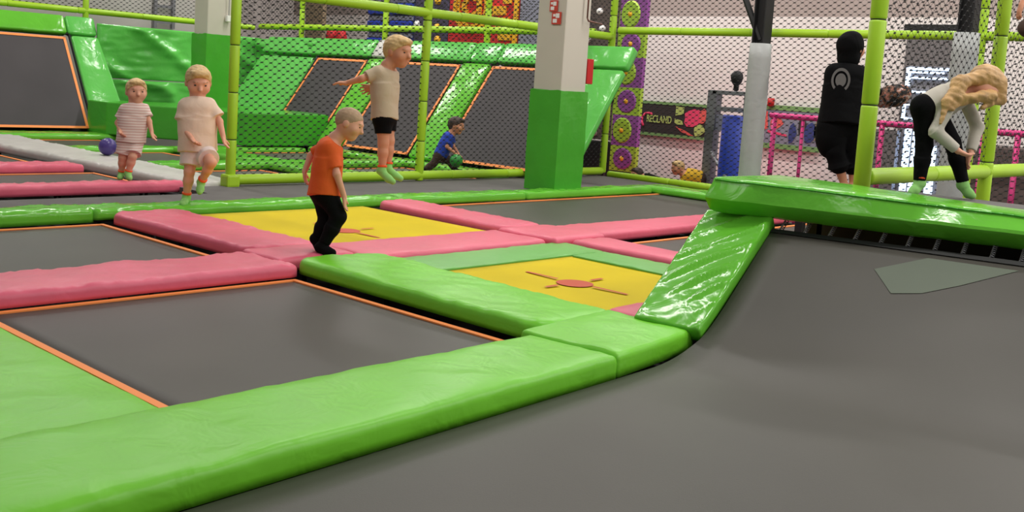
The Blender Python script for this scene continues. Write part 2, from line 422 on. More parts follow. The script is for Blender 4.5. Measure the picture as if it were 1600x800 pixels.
pad(rect(5.46, 7.3, 3.6, 4.12, -.012), 'pink', 'small pink pad end showing beside the slanted green pad', T=.08, seed=13)
pad([(5.44, 5.78, -.045), (7.58, 5.78, -.045), (7.58, 6.28, -.035), (5.44, 6.28, -.035)], 'palegreen', 'thin pale green strip behind the near yellow bed', T=.02, R=.008, Rc=.02, amp=.004, puff=.003, seed=14)
pad([(7.1, 4.1, -.045), (7.56, 4.1, -.045), (7.56, 5.76, -.045), (7.1, 5.76, -.045)], 'palegreen', 'thin pale green strip on the right of the near yellow bed', T=.02, R=.008, Rc=.02, amp=.003, puff=.003, seed=15)
pad([(.5, 9.34, .02), (4.47, 9.34, .028), (4.50, 9.7, .028), (.5, 9.7, .02)], 'green2', 'green pad at the back left with wrinkled shine', T=.13, R=.055, amp=.014, seed=16)
pad([(4.44, 9.32, .02), (10.4, 9.28, .01), (10.4, 9.6, .01), (4.44, 9.72, .02)], 'green2', 'long green pad across the back of the court', T=.1, R=.045, amp=.009, wr=(1, 1, 2.5, .014), seed=17)
pad(rect(10.42, 13.35, 9.30, 9.62, .005), 'green2', 'green pad at the back right in front of the cream pillar', T=.1, R=.045, amp=.008, seed=18)
pad([(13.4, 6.9, 0), (13.95, 6.9, 0), (13.95, 9.6, 0), (13.4, 9.6, 0)], 'green2', 'short green pad running to the ramp at the back right', T=.1, R=.045, seed=19)

# far courts
pad(rect(1.5, 6.5, 11.28, 11.56, .02), 'pink', 'nearest of the three pink pads at far left', T=.12, R=.05, amp=.012, seed=20)
pad(rect(2.0, 6.34, 13.58, 14.1, 0), 'pink', 'middle of the three pink pads at far left', T=.11, R=.05, amp=.01, seed=21)
pad(rect(2.0, 6.34, 16.57, 17.3, 0), 'pink', 'farthest pink pad at the left edge', T=.1, R=.05, seed=22)
pad([(6.62, 11.3, 0), (7.30, 11.3, 0), (7.5, 18.95, 0), (6.4, 18.95, 0)], 'greyv', 'long light grey pad running away from the fence post', T=.13, R=.06, amp=.01, seed=23)
pad(rect(7.42, 12.0, 13.55, 14.05, 0), 'green2', 'green cross pad in front of the purple ball', T=.1, R=.045, amp=.008, seed=24)
pad(rect(7.5, 12.0, 16.42, 16.95, -.03), 'green2', 'green cross pad behind the purple ball', T=.1, R=.045, amp=.008, seed=25)
pad(rect(5.0, 9.6, 19.02, 19.75, 0), 'green2', 'green pad at the foot of the left wall trampoline', T=.1, R=.05, amp=.006, seed=26)
pad(rect(9.15, 9.85, 11.4, 13.52, .01), 'green2', 'green lengthwise pad just behind the net fence', T=.1, R=.05, amp=.008, seed=27)
pad(rect(9.15, 9.85, 14.08, 16.38, .01), 'green2', 'green lengthwise pad before the corner box', T=.1, R=.05, amp=.008, seed=28)
pad(rect(11.95, 12.38, 11.4, 16.38, .01), 'green2', 'green pad at the foot of the right wall trampolines', T=.1, R=.05, amp=.008, seed=29)
pad(rect(15.3, 18.7, 9.4, 13.2, -.42), 'pink', 'pink pad beyond the right hand fence where the small children crouch', T=.12, R=.05, seed=30)

# ------------------------------------------------------------------ wall trampolines
def wall_quad(P, a0, a1, t0, t1):
    """P(a,t): a along the wall, t up the slope"""
    return [P(a0, t0), P(a1, t0), P(a1, t1), P(a0, t1)]
def wall_tramp(P, a0, a1, label, t0=.02, t1=1.0, back=Vector((0, 0, 0))):
    c = P((a0 + a1) / 2, 0); t = thing('wall_trampoline', label, 'wall trampoline', (c.x, c.y, c.z), 0, 'trampolines leaning on the walls')
    q = wall_quad(P, a0, a1, t0, t1); nrm = (q[1] - q[0]).cross(q[3] - q[0]).normalized()
    if nrm.z < 0: nrm = -nrm
    def slab(q, d0, d1):
        return [p + nrm * d0 - c for p in q] + [p + nrm * d1 - c for p in q]
    MB().hexa(slab(q, -.05, -.04)).build('bed', M['wmat'], t)
    w = .05; ua = (q[1] - q[0]).normalized() * w; ut = (q[3] - q[0]).normalized() * w; b = MB()
    for s in ([q[0], q[1], q[1] + ut, q[0] + ut], [q[3] - ut, q[2] - ut, q[2], q[3]], [q[0], q[0] + ua, q[3] + ua, q[3]], [q[1] - ua, q[1], q[2], q[2] - ua]):
        b.hexa(slab(s, -.042, -.03))
    b.build('webbing', M['orange'], t)
    b = MB(); ex = (q[1] - q[0]).normalized() * .12; et = (q[3] - q[0]).normalized() * .12
    Q = [q[0] - ex - et, q[1] + ex - et, q[2] + ex + et, q[3] - ex + et]
    for i in range(4): b.tube(Q[i] - nrm * .09 - c, Q[(i + 1) % 4] - nrm * .09 - c, .03, n=8)
    b.hexa(slab(Q, -.3, -.28))
    b.build('frame', M['black'], t)
    return t
# left wall: plane from (y=19.75,z=.02) up to (y=20.9,z=1.85)
def PL(a, t): return Vector((a, 19.75 + 1.15 * t, .03 + 1.78 * t))
def PR(a, t): return Vector((12.3 + 1.22 * t, a, .05 + 1.7 * t))
wall_tramp(PL, 6.2, 9.3, 'black wall trampoline with orange border at the far left')
wall_tramp(PR, 11.0, 13.12, 'black wall trampoline with orange border beside the cream pillar')
wall_tramp(PR, 13.95, 15.8, 'black wall trampoline with orange border behind the boy in beige')
wall_tramp(PR, 16.65, 18.3, 'black wall trampoline above the green corner box')
def wpad(q, label, mat='green3', **k): return pad(q, mat, label, 'wall padding', **k)
wpad([PL(9.42, -.02), PL(10.15, -.02), PL(9.98, 1.02), PL(9.42, 1.02)], 'slanted green wall pad right of the left wall trampoline', T=.12, wr=(.2, 1, 9, .01), seed=31)
wpad([PL(5.6, 1.04), PL(9.36, 1.04), PL(9.36, 1.04) + Vector((0, .2, .36)), PL(5.6, 1.04) + Vector((0, .2, .36))], 'long green top pad above the left wall trampoline', 'green2', T=.14, seed=32)
wpad([PL(9.38, 1.04), PL(9.98, 1.04), PL(9.98, 1.04) + Vector((0, .2, .36)), PL(9.38, 1.04) + Vector((0, .2, .36))], 'short green top pad at the end of the left wall', T=.14, wr=(1, 1, 12, .012), seed=33)
# slack covers in the corner
def cover(P0, ux, L, z0, z1, label, mat='green3', seed=0, lean=(0, 0)):
    P0 = Vector(P0); ux = Vector(ux).normalized(); nr = Vector((ux.y, -ux.x, 0)); na, nb = 46, 34; V = []
    for s in (0, 1):
        for j in range(nb + 1):
            for i in range(na + 1):
                a, b = L * i / na, (z1 - z0) * j / nb
                f = a * .75 + b * 1.15
                dz = .10 * max(0, math.sin(f * 4.2 + 1.5 * noise.noise(Vector((a, b, seed))))) ** 4 + .022 * noise.noise(Vector((a * 3, b * 9, seed))) + .02 * noise.noise(Vector((a * 1.2, b * 1.2, seed + 3)))
                w = min(1, min(i, na - i, j, nb - j) / 2)
                V.append(P0 + ux * a + Vector((lean[0] * b, lean[1] * b, z0 + b)) + nr * (dz * w - s * .06))
    m = na + 1; o2 = m * (nb + 1); Fc = []
    for j in range(nb):
        for i in range(na):
            k = j * m + i; Fc += [(k, k + 1, k + m + 1, k + m), (o2 + k, o2 + k + m, o2 + k + m + 1, o2 + k + 1)]
    for i in range(na): Fc += [(i + 1, i, o2 + i, o2 + i + 1), (nb * m + i, nb * m + i + 1, o2 + nb * m + i + 1, o2 + nb * m + i)]
    for j in range(nb): Fc += [(j * m, (j + 1) * m, o2 + (j + 1) * m, o2 + j * m), ((j + 1) * m + na, j * m + na, o2 + j * m + na, o2 + (j + 1) * m + na)]
    o = link('wall_padding', mesh('wall_padding', V, Fc, True), None, M[mat]); recentre(o); return tag(o, label, 'wall padding')
cover((9.98, 20.95, 0), (1, 0, 0), 3.9, 1.02, 2.12, 'large creased green cover left of the green padded corner pillar', seed=1)
cover((10.1, 20.9, 0), (1, 0, 0), 3.7, .0, 1.0, 'lower green cover strip above the corner box', seed=4)
cover((13.72, 20.9, 0), (0, -1, 0), 2.3, .5, 2.1, 'green cover on the right wall behind the net next to the corner', seed=9)
wpad([PR(18.35, -.02), PR(20.4, -.02), PR(20.4, 1.0), PR(18.42, 1.0)][::-1], 'slanted green pad in the corner left of the small wall trampoline', T=.1, wr=(.5, 1, 5, .01), seed=34)
for (a0, a1, lb, m_) in ((15.88, 16.6, 'slanted green pad between the two left wall trampolines behind the net', 'green2'), (13.2, 13.9, 'slanted green pad right of the boy in blue among the wall trampolines', 'green2'), (10.2, 10.95, 'slanted green end pad right of the cream pillar', 'green3')):
    wpad([PR(a0, 0), PR(a0, 1.02), PR(a1, 1.02), PR(a1, 0)], lb, m_, T=.1, wr=(1, .3, 5, .008), seed=a0)
for k, (a0, a1, lb) in enumerate(((16.64, 20.5, 'green top pad above the small wall trampoline'), (13.8, 16.0, 'green top pad behind the beige shirt boy'), (13.1, 13.78, 'short green top pad between two long ones'), (10.2, 13.08, 'green top pad running behind the cream pillar'))):
    q0, q1 = PR(a0, 1.04), PR(a1, 1.04); up = Vector((.22, 0, .36))
    wpad([q1, q0, q0 + up, q1 + up], lb, 'green3', T=.14, wr=(1, 1, 6, .012), seed=40 + k)
up = Vector((.22, 0, .36)); q0, q1 = PR(16.03, 1.04), PR(16.61, 1.04)
wpad([q1, q0, q0 + up, q1 + up], 'pale white top pad section above the slanted green pad', 'greyv', T=.14, seed=46)
# raised corner box
poly = [(9.3, 19.1), (10.75, 16.62), (12.6, 16.6), (12.9, 17.6), (12.9, 19.9), (9.3, 19.9)]
b = MB(); n = len(poly)
b.add([(x, y, -.015) for x, y in poly] + [(x, y, .6) for x, y in poly], [tuple(range(n - 1, -1, -1)), tuple(range(n, 2 * n))] + [(i, (i + 1) % n, n + (i + 1) % n, n + i) for i in range(n)])
o = b.build('foam_box', M['boxgreen'], bevel=.025); recentre(o); tag(o, 'raised green foam box filling the far corner', 'foam box')

# ------------------------------------------------------------------ ramp
ramp = thing('ramp_trampoline', 'huge grey black sloping trampoline bed in the right foreground', 'trampoline', (6.0, 0, FZ))
def bed_z(s):
    # s: distance along the run from the foot
    s0 = -.55; sl = .56; z0 = -.12
    if s < s0: return z0
    w = .9
    t = s - s0
    return z0 + (sl * t * t / (2 * w) if t < w else sl * (t - w / 2))
uu = Vector((.986, .165, 0)); vv = Vector((-.165, .986, 0))
TL = onz(1200, 364, .52)
def ramp_pt(s, r):
    """s from -7 (far left) to 1 at the top; r 0 at the beam side, negative towards the camera's right"""
    foot = Vector((5.33, 3.28, 0)); p = foot + uu * s + vv * r
    return Vector((p.x, p.y, bed_z(s)))
smax = (TL - Vector((5.33, 3.28, 0))).dot(uu)
n1, n2 = 90, 40; V = []
for k in (0, 1):
    for j in range(n2 + 1):
        for i in range(n1 + 1):
            s = -6.5 + (smax + 6.5) * i / n1; fr = j / n2
            # beam-side edge follows the beam: turns slightly
            re = .0 if s > 0 else -.02 * s * 0 + (-s) * .115
            r = re * (1 - fr) - 7.0 * fr
            p = ramp_pt(s, r); p.z -= k * .012
            V.append(p - ramp.location)
m = n1 + 1; o2 = m * (n2 + 1); Fc = []
for j in range(n2):
    for i in range(n1):
        k = j * m + i; Fc += [(k, k + m, k + m + 1, k + 1), (o2 + k, o2 + k + 1, o2 + k + m + 1, o2 + k + m)]
for i in range(n1): Fc += [(i, i + 1, o2 + i + 1, o2 + i), (n2 * m + i + 1, n2 * m + i, o2 + n2 * m + i, o2 + n2 * m + i + 1)]
for j in range(n2): Fc += [((j + 1) * m, j * m, o2 + j * m, o2 + (j + 1) * m), (j * m + n1, (j + 1) * m + n1, o2 + (j + 1) * m + n1, o2 + j * m + n1)]
link('bed', mesh('bed', V, Fc, True), ramp, M['mat'])
# darker hem strip at the top and side edge
def on_bed(px, py):
    r = ray(px, py); lo, hi = 1.0, 14.0; t = lo
    for _ in range(9000):
        p = CAMP + r * t; s = (p - Vector((5.33, 3.28, 0))).dot(uu)
        if p.z < bed_z(s): break
        t += .001
    return p
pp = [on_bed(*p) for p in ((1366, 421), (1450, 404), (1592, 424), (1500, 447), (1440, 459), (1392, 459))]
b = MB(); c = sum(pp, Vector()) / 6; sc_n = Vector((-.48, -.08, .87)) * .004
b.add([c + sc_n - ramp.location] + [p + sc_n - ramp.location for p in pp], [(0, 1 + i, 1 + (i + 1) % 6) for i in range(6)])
b.build('pale_area', M['pale_area'], ramp)  # flat green-grey area, paler than the bed, laid just above it
b = MB()
for i in range(30):
    f0, f1 = i / 30, (i + 1) / 30
    a = ramp_pt(smax - .025, -7 * f0); b_ = ramp_pt(smax - .025, -7 * f1); a2 = ramp_pt(smax + .012, -7 * f0); b2 = ramp_pt(smax + .012, -7 * f1)
    up = Vector((0, 0, .008)); lo = ramp.location
    b.add([a + up - lo, b_ + up - lo, b2 + up - lo, a2 + up - lo], [(0, 1, 2, 3)])
b.build('hem', M['black'], ramp)
# springs at the top edge
for i in range(16):
    r = -.06 - .165 * i
    a = ramp_pt(smax, r) - ramp.location; p2 = ramp_pt(smax + .22, r) + Vector((0, 0, .0)) - ramp.location
    d = p2 - a; L = d.length; d.normalize(); u = Vector((0, 1, 0)); v = d.cross(u).normalized(); u = v.cross(d)
    pts = [a - d * .02, a + d * .02]
    K = 60
    pts += [a + d * (.02 + (L - .05) * k / K) + (u * math.cos(k * 2 * PI / 6) + v * math.sin(k * 2 * PI / 6)) * .013 for k in range(K)]
    MB().path(pts, .0035, n=5).build('spring', M['steel'], ramp, True)
b = MB()
a = ramp_pt(smax + .24, .3) - ramp.location; c2 = ramp_pt(smax + .24, -7) - ramp.location
b.tube(a, c2, .03)
a = ramp_pt(smax + .05, .25) - Vector((0, 0, .35)) - ramp.location; c2 = ramp_pt(smax + .05, -7) - Vector((0, 0, .35)) - ramp.location
b.build('frame', M['frame'], ramp, True)
for r in (.2, -2.2, -4.6, -6.9):
    a = ramp_pt(smax + .24, r); MB().tube((a.x - ramp.location.x, a.y, 0), (a.x - ramp.location.x, a.y, a.z - FZ), .03).build('leg', M['frame'], ramp, True)
# slanted side pad
pad([(5.33, 3.30, .02), (6.43, 3.47, .64), (6.47, 4.03, .62), (5.28, 3.76, .02)], 'green2', 'slanted shiny green pad rising along the side of the ramp', T=.09, R=.022, Rc=.02, step=.022, amp=.003, puff=.004, wr=(1, 1.3, 26, .032), seed=50)
# platform deck and its front pad
plat = thing('platform', 'dark raised platform behind the top of the ramp', 'platform', (9, 1, FZ))
px_, py_, pz_ = plat.location
b = MB().box(7.02 - px_, 8.15 - px_, -2.5 - py_, 3.62 - py_, 1.64, 1.73)
b.build('deck', M['carpet'], plat)
MB().box(7.3 - px_, 7.33 - px_, -2.5 - py_, 3.55 - py_, .02, 1.63).build('skirt_panel', M['black'], plat)
b = MB().box(8.17 - px_, 11.6 - px_, -2.5 - py_, 3.9 - py_, 1.3, 1.42).box(9.95 - px_, 11.3 - px_, 4.0 - py_, 5.3 - py_, 1.36, 1.47)
b.build('rear_deck', M['carpet'], plat)
for x in (7.1, 8.05, 11.4):
    for y in (-2.3, 1.0, 3.5): MB().box(x - .04 - px_, x + .04 - px_, y - .04 - py_, y + .04 - py_, 0, 1.64 if x < 8.1 else 1.3).build('leg', M['frame'], plat)
for x in (10.1, 11.2): MB().box(x - .04 - px_, x + .04 - px_, 5.1 - py_, 5.18 - py_, 0, 1.36).build('leg', M['frame'], plat)
def beam_sections():
    out = []
    ys = [3.92, 3.915, 3.9, 3.88] + [3.85 - .06 * i for i in range(106)]
    for y in ys:
        t = 3.45 - y
        zt = .86 - .024 * max(t, 0); xc = 6.38 + .30 * t * (1 if t > 0 else .3); xf = 7.2 - .05 * t
        if t > 1.45: xc = 6.38 + .435 + .1 * (t - 1.45); xf = xc + .25 + .1 * (t - 1.45)
        xb = 6.42 + .228 * t
        zb = .622 - .004 * max(t, 0)
        shr = {3.92: .12, 3.915: .05, 3.9: .015}.get(y, 0)
        prof = [(xf, zt - .16), (xf, zt - .03), (xf - .02, zt), (xc + .04, zt + .002), (xc + .012, zt - .004), (xc, zt - .016), (xc - .006, zt - .03), (xb - .062, zb + .115), (xb - .07, zb + .095), (xb - .062, zb + .08), (xb, zb + .008), (xb + .03, zb - .006), (xb + .16, zb + .02)]
        cz = (zt + zb) / 2; cx_ = (xf + xb) / 2
        w = .004
        o_ = []
        for i, (x, z) in enumerate(prof):
            rd = .012 * max(0, math.sin(y * 9 + 2.5 * noise.noise(Vector((y, z * 3, 2))))) ** 3 if 5 <= i <= 9 else 0
            o_.append((x + (cx_ - x) * shr * .2 - rd + w * noise.noise(Vector((x * 9, y * 5, z * 9))), y, z + (cz - z) * shr + w * noise.noise(Vector((x * 5, y * 6, 7)))))
        out.append(o_)
    return out
S_ = beam_sections(); k = len(S_[0])
V = [Vector(p) for s in S_ for p in s]
Fc = [(j * k + i, j * k + (i + 1) % k, (j + 1) * k + (i + 1) % k, (j + 1) * k + i) for j in range(len(S_) - 1) for i in range(k)] + [tuple(range(k - 1, -1, -1)), tuple(range((len(S_) - 1) * k, len(S_) * k))]
me = mesh('platform_pad', V, Fc)
bm = bmesh.new(); bm.from_mesh(me); bmesh.ops.recalc_face_normals(bm, faces=bm.faces); bm.to_mesh(me); bm.free()
o = link('platform_pad', me, None, M['green2']); recentre(o); tag(o, 'thick shiny green pad capping the top edge of the ramp', 'safety pad'); pp_ = o
b = MB(); pts = [Vector(s[5]) + Vector((-.002, 0, .0)) - o.location for s in S_[2:]]
b.path(pts, .006, 6).build('piping', M['boxgreen'], pp_, True)
fl = [(6.36, 3.5), (6.36, 3.9)]
for p in me.polygons: p.use_smooth = True
mod = o.modifiers.new('es', 'EDGE_SPLIT'); mod.split_angle = R_ = math.radians(24)

# ------------------------------------------------------------------ net fences
def fence(label, O, d, L, z0, z1, posts, rails, r=.062, net=(0, None), w=.13, h=.09, skew=.4, foot=(), knot=(.034, .010), rc=.0015):
    O = Vector(O); d = Vector(d).normalized()
    t = thing('net_fence', label, 'net fence', O)
    for (s, pz0, pz1) in posts: sleeve(d * s + Vector((0, 0, pz0)), d * s + Vector((0, 0, pz1)), r, 'post', t, seg=.62)
    for (s0, s1, z) in rails: sleeve(d * s0 + Vector((0, 0, z)), d * s1 + Vector((0, 0, z)), r * 1.05, 'rail', t, seg=1.3)
    for s in foot: MB().box(-.09, .09, -.09, .09, -.06, .1).build('post_foot', M['lime'], t, bevel=.03, loc=tuple(d * s))
    link('net', net_mesh((0, 0, 0), d, L, z0, z1, w, h, rc, knot, skew), t, M['net'])
    return t
fence('net fence with lime padded posts across the back of the front court', (7.05, 11.2, 0), (1, 0, 0), 7.4, .05, 3.3,
      [(0, -.05, 3.4), (3.12, -.05, 3.4), (7.43, 0, 3.4)], [(.07, 7.4, .03), (.07, 7.4, 2.36)], foot=(0,))
fence('net fence with lime rails in front of the white wall', (14.52, 11.14, 0), (0, -1, 0), 9.2, .0, 3.9,
      [(2.72, -.1, 4), (6.1, -.1, 4)], [(.05, 9.1, -.02), (.05, 9.1, 2.47)], r=.06)
fence('net fence with thick lime posts on the platform by the girl', (7.83, 3.5, 0), (1, 0, 0), 5.4, .8, 3.2,
      [(0, .78, 3.4), (2.77, .36, 3.4)], [(.06, 5.4, .875)], r=.064)
xs = ony(134, 10, 21.3).x
zr = ony(134, 17, 21.3).z
fence('net fence above the left wall trampoline', (5.5, 21.3, 0), (1, 0, 0), 8.4, 2.3, 4.2, [(xs - 5.5, 2.05, 4.2)], [(0, 8.4, zr)], r=.06)
zr = 2.40
ps = [20.9 - onx(x, 30, 14.0).y for x in (472, 603, 763)]
fence('net fence above the right wall trampolines', (14.0, 21.2, 0), (0, -1, 0), 10.0, 2.2, 4.2, [(p + .3, 2.1, 4.2) for p in ps], [(0, 10.0, zr)], r=.06)

# ------------------------------------------------------------------ pillars and columns
def pillar(x0, x1, y0, y1, z0, zs, label, extra=None):
    t = thing('pillar', label, 'pillar', ((x0 + x1) / 2, (y0 + y1) / 2, z0)); hx, hy = (x1 - x0) / 2, (y1 - y0) / 2
    MB().box(-hx + .03, hx - .03, -hy + .03, hy - .03, 0, 6 - z0).build('shaft', M['cream'], t, bevel=.02)
    # padding with a soft surface
    V = []; n = 10; H = zs - z0; m = 20
    ring = []
    for k in range(4):
        for i in range(n):
            f = i / n * 2 - 1
            p = [(f, -1), (1, f), (-f, 1), (-1, -f)][k]; ring.append(p)
    for j in range(m + 1):
        for (a, b_) in ring:
            z = H * j / m; nz = .008 * noise.noise(Vector((a * hx * 5 + x0, b_ * hy * 5, z * 4)))
            V.append((a * (hx + nz), b_ * (hy + nz), z + (.02 * noise.noise(Vector((a * 2, b_ * 2, x0))) if j == m else 0)))
    K = len(ring)
    Fc = [(j * K + i, j * K + (i + 1) % K, (j + 1) * K + (i + 1) % K, (j + 1) * K + i) for j in range(m) for i in range(K)] + [tuple(range(m * K, (m + 1) * K))]
    link('padding', mesh('padding', V, Fc), t, M['boxgreen'])
    return t
pillar(11.14, 11.74, 9.44, 10.02, -.05, 1.38, 'cream square pillar with green padding beside the net fence')
pillar(11.0, 11.66, 18.5, 19.05, .6, 2.03, 'cream square pillar with green padding in the far left corner')
# stickers and red cabinet on the pillar
for (a, bb, lb) in (((860, 0), (872, 18), 'upper small red and white sign on the cream pillar'), ((863, 18), (877, 38), 'lower small red and white sign on the cream pillar')):
    p = onx(a[0], (a[1] + bb[1]) / 2, 11.16); q = onx(bb[0], (a[1] + bb[1]) / 2, 11.16); zt = onx(a[0], a[1], 11.16).z; zb = onx(a[0], bb[1], 11.16).z
    t = thing('sign', lb, 'sign', (11.16, (p.y + q.y) / 2, zb)); w = abs(p.y - q.y) / 2; hh = zt - zb
    MB().box(-.012, 0, -w, w, 0, hh * .96).build('plate', M['signred'], t)
    MB().box(-.016, -.012, -w * .7, w * .1, hh * .5, hh * .85).box(-.016, -.012, -w * .2, w * .7, hh * .12, hh * .42).box(-.016, -.012, .2 * w, w * .7, hh * .6, hh * .8).build('white_symbol', M['white'], t)
o = MB().box(11.76, 11.9, 9.5, 9.85, 1.5, 1.86).build('fire_cabinet', M['darkred'], bevel=.01); recentre(o); tag(o, 'red box mounted on the right side of the cream pillar', 'fire cabinet')
pz = [onx(905, 0, 11.5), onx(905, 20, 11.5)]
b = MB().path([(11.55, 9.40, 3.2), (11.55, 9.40, 2.42), (11.58, 9.40, 2.38), (11.9, 9.40, 2.36)], .012, 8)
o = b.build('pipe', M['copper'], smooth=True); recentre(o); tag(o, 'thin copper coloured pipe bending round the top of the cream pillar', 'pipe')
b = MB().tube((11.45, 18.45, 3.1), (11.45, 18.45, 2.42), .008, n=6)
o = b.build('cable', M['greysteel']); recentre(o); tag(o, 'thin grey cable hanging down the far corner pillar', 'cable')
o = MB().box(11.40, 11.5, 18.42, 18.5, 2.3, 2.42).build('wall_switch', M['white'], bevel=.01); recentre(o); tag(o, 'small white switch on the far corner pillar', 'switch')
def column(px, pyb, x, zs, label, brace=False):
    p = onx(px, pyb, x)
    t = thing('steel_column', label, 'column', (x, p.y, FZ))
    H = 6 - FZ
    MB().box(-.11, .11, -.10, -.08, 0, H).box(-.11, .11, .08, .10, 0, H).box(-.02, .02, -.08, .08, 0, H).build('steel_shaft', M['black'], t)
    prof = [(.165, 0)] + [(.165 + .006 * noise.noise(Vector((i * .7, x, 0))), i * .15) for i in range(1, int((zs - FZ) / .15))] + [(.16, zs - FZ)]
    MB().lathe(prof, n=20).build('padding', M['pad_grey'], t, True)
    if brace: MB().tube((0, .02, zs - FZ + .05), (-.1, .62, zs - FZ + 1.35), .05, n=8).build('brace', M['black'], t)
    return t
column(1179, 180, 14.0, 2.27, 'black steel column with smooth grey padding left of the person in black', True)
column(1497, 180, 14.0, 2.47, 'black steel column with grey padding behind the bending girl')
# ------------------------------------------------------------------ climbing wall and mural panels behind the nets
def panel_x(x, y0, y1, z0, z1, t=.08): return (x, x + t, min(y0, y1), max(y0, y1), z0, z1)
def ell_disc(mb, x, cy, cz, ry, rz, n=28, th=.03):
    V = [(x, cy + ry * math.cos(2 * PI * i / n), cz + rz * math.sin(2 * PI * i / n)) for i in range(n)]
    V += [(x - th, cy + .9 * ry * math.cos(2 * PI * i / n), cz + .9 * rz * math.sin(2 * PI * i / n)) for i in range(n)]
    return mb.add(V, [(i, (i + 1) % n, n + (i + 1) % n, n + i) for i in range(n)] + [tuple(range(n, 2 * n))])
X0 = 16.5
t = thing('climbing_wall', 'tall climbing panel with purple and lime circles left of the banner', 'climbing wall', (X0, 12.2, FZ))
ox, oy, oz = t.location
ya, yb = 12.60, 11.98
cells = [(-.12, .38), (.38, .98), (.98, 1.52), (1.52, 2.10), (2.10, 2.62), (2.62, 3.25)]
for i, (a, c_) in enumerate(cells):
    pur = i % 2 == 1
    pm, cm = ('purple', 'limep') if pur else ('limep', 'purple')
    MB().box(0, .1, yb - oy, ya - oy, a - oz, c_ - oz).build('panel', M[pm], t)
    cy = (ya + yb) / 2 + (.06 if pur else -.0)
    if i < 6:
        ell_disc(MB(), 0, cy - oy, (a + c_) / 2 - oz, .23, (c_ - a) * .42).build('disc', M[cm], t)
        MB().lathe([(.07, .03), (.06, -.02), (.03, -.06)], (0, cy - oy, (a + c_) / 2 - oz), 10, 'x').build('climbing_hold', M['gold'], t, True)
MB().box(0, .1, yb - oy, ya - oy, 0, -.12 - oz).build('base_panel', M['black'], t)
t = thing('climbing_wall', 'brown climbing wall with white holds beside the cream pillar', 'climbing wall', (X0 + .1, 13.2, FZ))
oy, oz = 13.2, FZ
MB().box(0, .1, -.6, .75, .45 - oz, 3.4 - oz).build('panel', M['brownp'], t)
MB().box(-.02, .02, -.6, -.52, .3 - oz, 3.0 - oz).build('edge_strip', M['limep'], t)
MB().box(-.06, .1, -.6, .75, 0, .42 - oz).build('base_box', M['black'], t, bevel=.02)
MB().box(-.03, 0, -.55, .75, 1.22 - oz, 1.27 - oz).build('cross_bar', M['black'], t)
ell_disc(MB(), -.01, .28, .52 - oz, .34, .36).build('gold_relief', M['gold'], t)
for (px, py) in ((937, 18), (941, 45), (932, 154), (921, 178), (928, 207), (918, 62)):
    p = onx(px, py, X0 + .08)
    MB().lathe([(.075, 0), (.06, -.05), (.02, -.08)], (0, p.y - 13.2, p.z - oz), 9, 'x').build('climbing_hold', M['white'], t, True)
p = onx(947, 200, 15.6)
o = MB().box(-.035, .035, -.035, .035, 0, 2.75 - FZ).build('steel_post', M['black'], loc=(15.6, p.y, FZ)); tag(o, 'thin black post between the brown wall and the purple discs', 'post')
# mural panels
XM = 17.0
def mural(y0, y1, z0, z1, mat, label, cat, name='wall_panel'):
    t = thing(name, label, cat, (XM, (y0 + y1) / 2, z0)); MB().box(0, .12, -(y1 - y0) / 2, (y1 - y0) / 2, 0, z1 - z0).build('board', M[mat], t); return t
mural(22.85, 23.6, FZ, 4.2, 'beige', 'plain beige brown panel behind the net at upper left', 'wall panel')
t = mural(19.2, 20.9, 2.0, 4.2, 'navy', 'blue and grey stacked panel behind the boy in beige', 'wall panel')
for k in range(5):
    MB().box(-.1, 0, -.82, -.02, .12 + .42 * k, .38 + .42 * k).build('block', M['blue'], t, bevel=.03)
    MB().box(-.1, 0, .1, .82, .12 + .42 * k, .38 + .42 * k).build('block', M['blue'], t, bevel=.03)
    MB().box(-.06, 0, -.82, .82, .40 + .42 * k, .50 + .42 * k).build('ledge', M['lead'], t)
t = mural(18.0, 19.18, FZ, 4.2, 'mural', 'dark purple climbing panel with yellow and white holds', 'climbing wall', 'climbing_wall')
for (px, py, m_) in ((670, 8, 'white'), (683, 43, 'gold'), (685, 2, 'gold'), (652, 38, 'white'), (684, 62, 'gold')):
    p = onx(px, py, XM)
    MB().lathe([(.1, 0), (.08, -.05), (.03, -.09)], (0, p.y - 18.59, p.z - FZ), 9, 'x').build('climbing_hold', M[m_], t, True)
t = mural(16.75, 17.98, 1.9, 4.2, 'redp', 'red panel with a big gold ring left of the upper post', 'wall panel')
cy_, cz_ = 17.22 - 17.365, 3.15 - 1.9
b = MB()
for i in range(40):
    a0, a1 = 2 * PI * i / 40, 2 * PI * (i + 1) / 40
    for rr, w in ((.56, .05), (.44, .03)):
        V = []
        for a in (a0, a1):
            for r_ in (rr - w, rr + w):
                for xx in (0, -.04): V.append((xx, cy_ + r_ * math.cos(a), cz_ + r_ * math.sin(a)))
        b.add(V, [(0, 1, 5, 4), (2, 6, 7, 3), (1, 3, 7, 5), (0, 4, 6, 2)])
for i in range(9):
    a = 2 * PI * i / 9
    b.box(-.05, 0, cy_ + .25 * math.cos(a) - .07, cy_ + .25 * math.cos(a) + .07, cz_ + .25 * math.sin(a) - .1, cz_ + .25 * math.sin(a) + .1)
b.build('gold_ring', M['gold'], t)
t = mural(15.78, 16.7, 1.9, 4.2, 'redp', 'red panel with yellow blocks right of the upper post', 'wall panel')
b = MB()
for (a, c_, e, f) in ((-.46, -.34, .2, 2.2), (-.3, .1, .5, .7), (-.2, .2, .75, 1.0), (-.1, .3, 1.05, 1.25), (-.25, .0, 1.3, 1.7), (.1, .34, 1.6, 2.0), (-.44, .3, .1, .22)):
    b.box(-.04, 0, a, c_, e, f)
b.build('yellow_block', M['gold'], t)
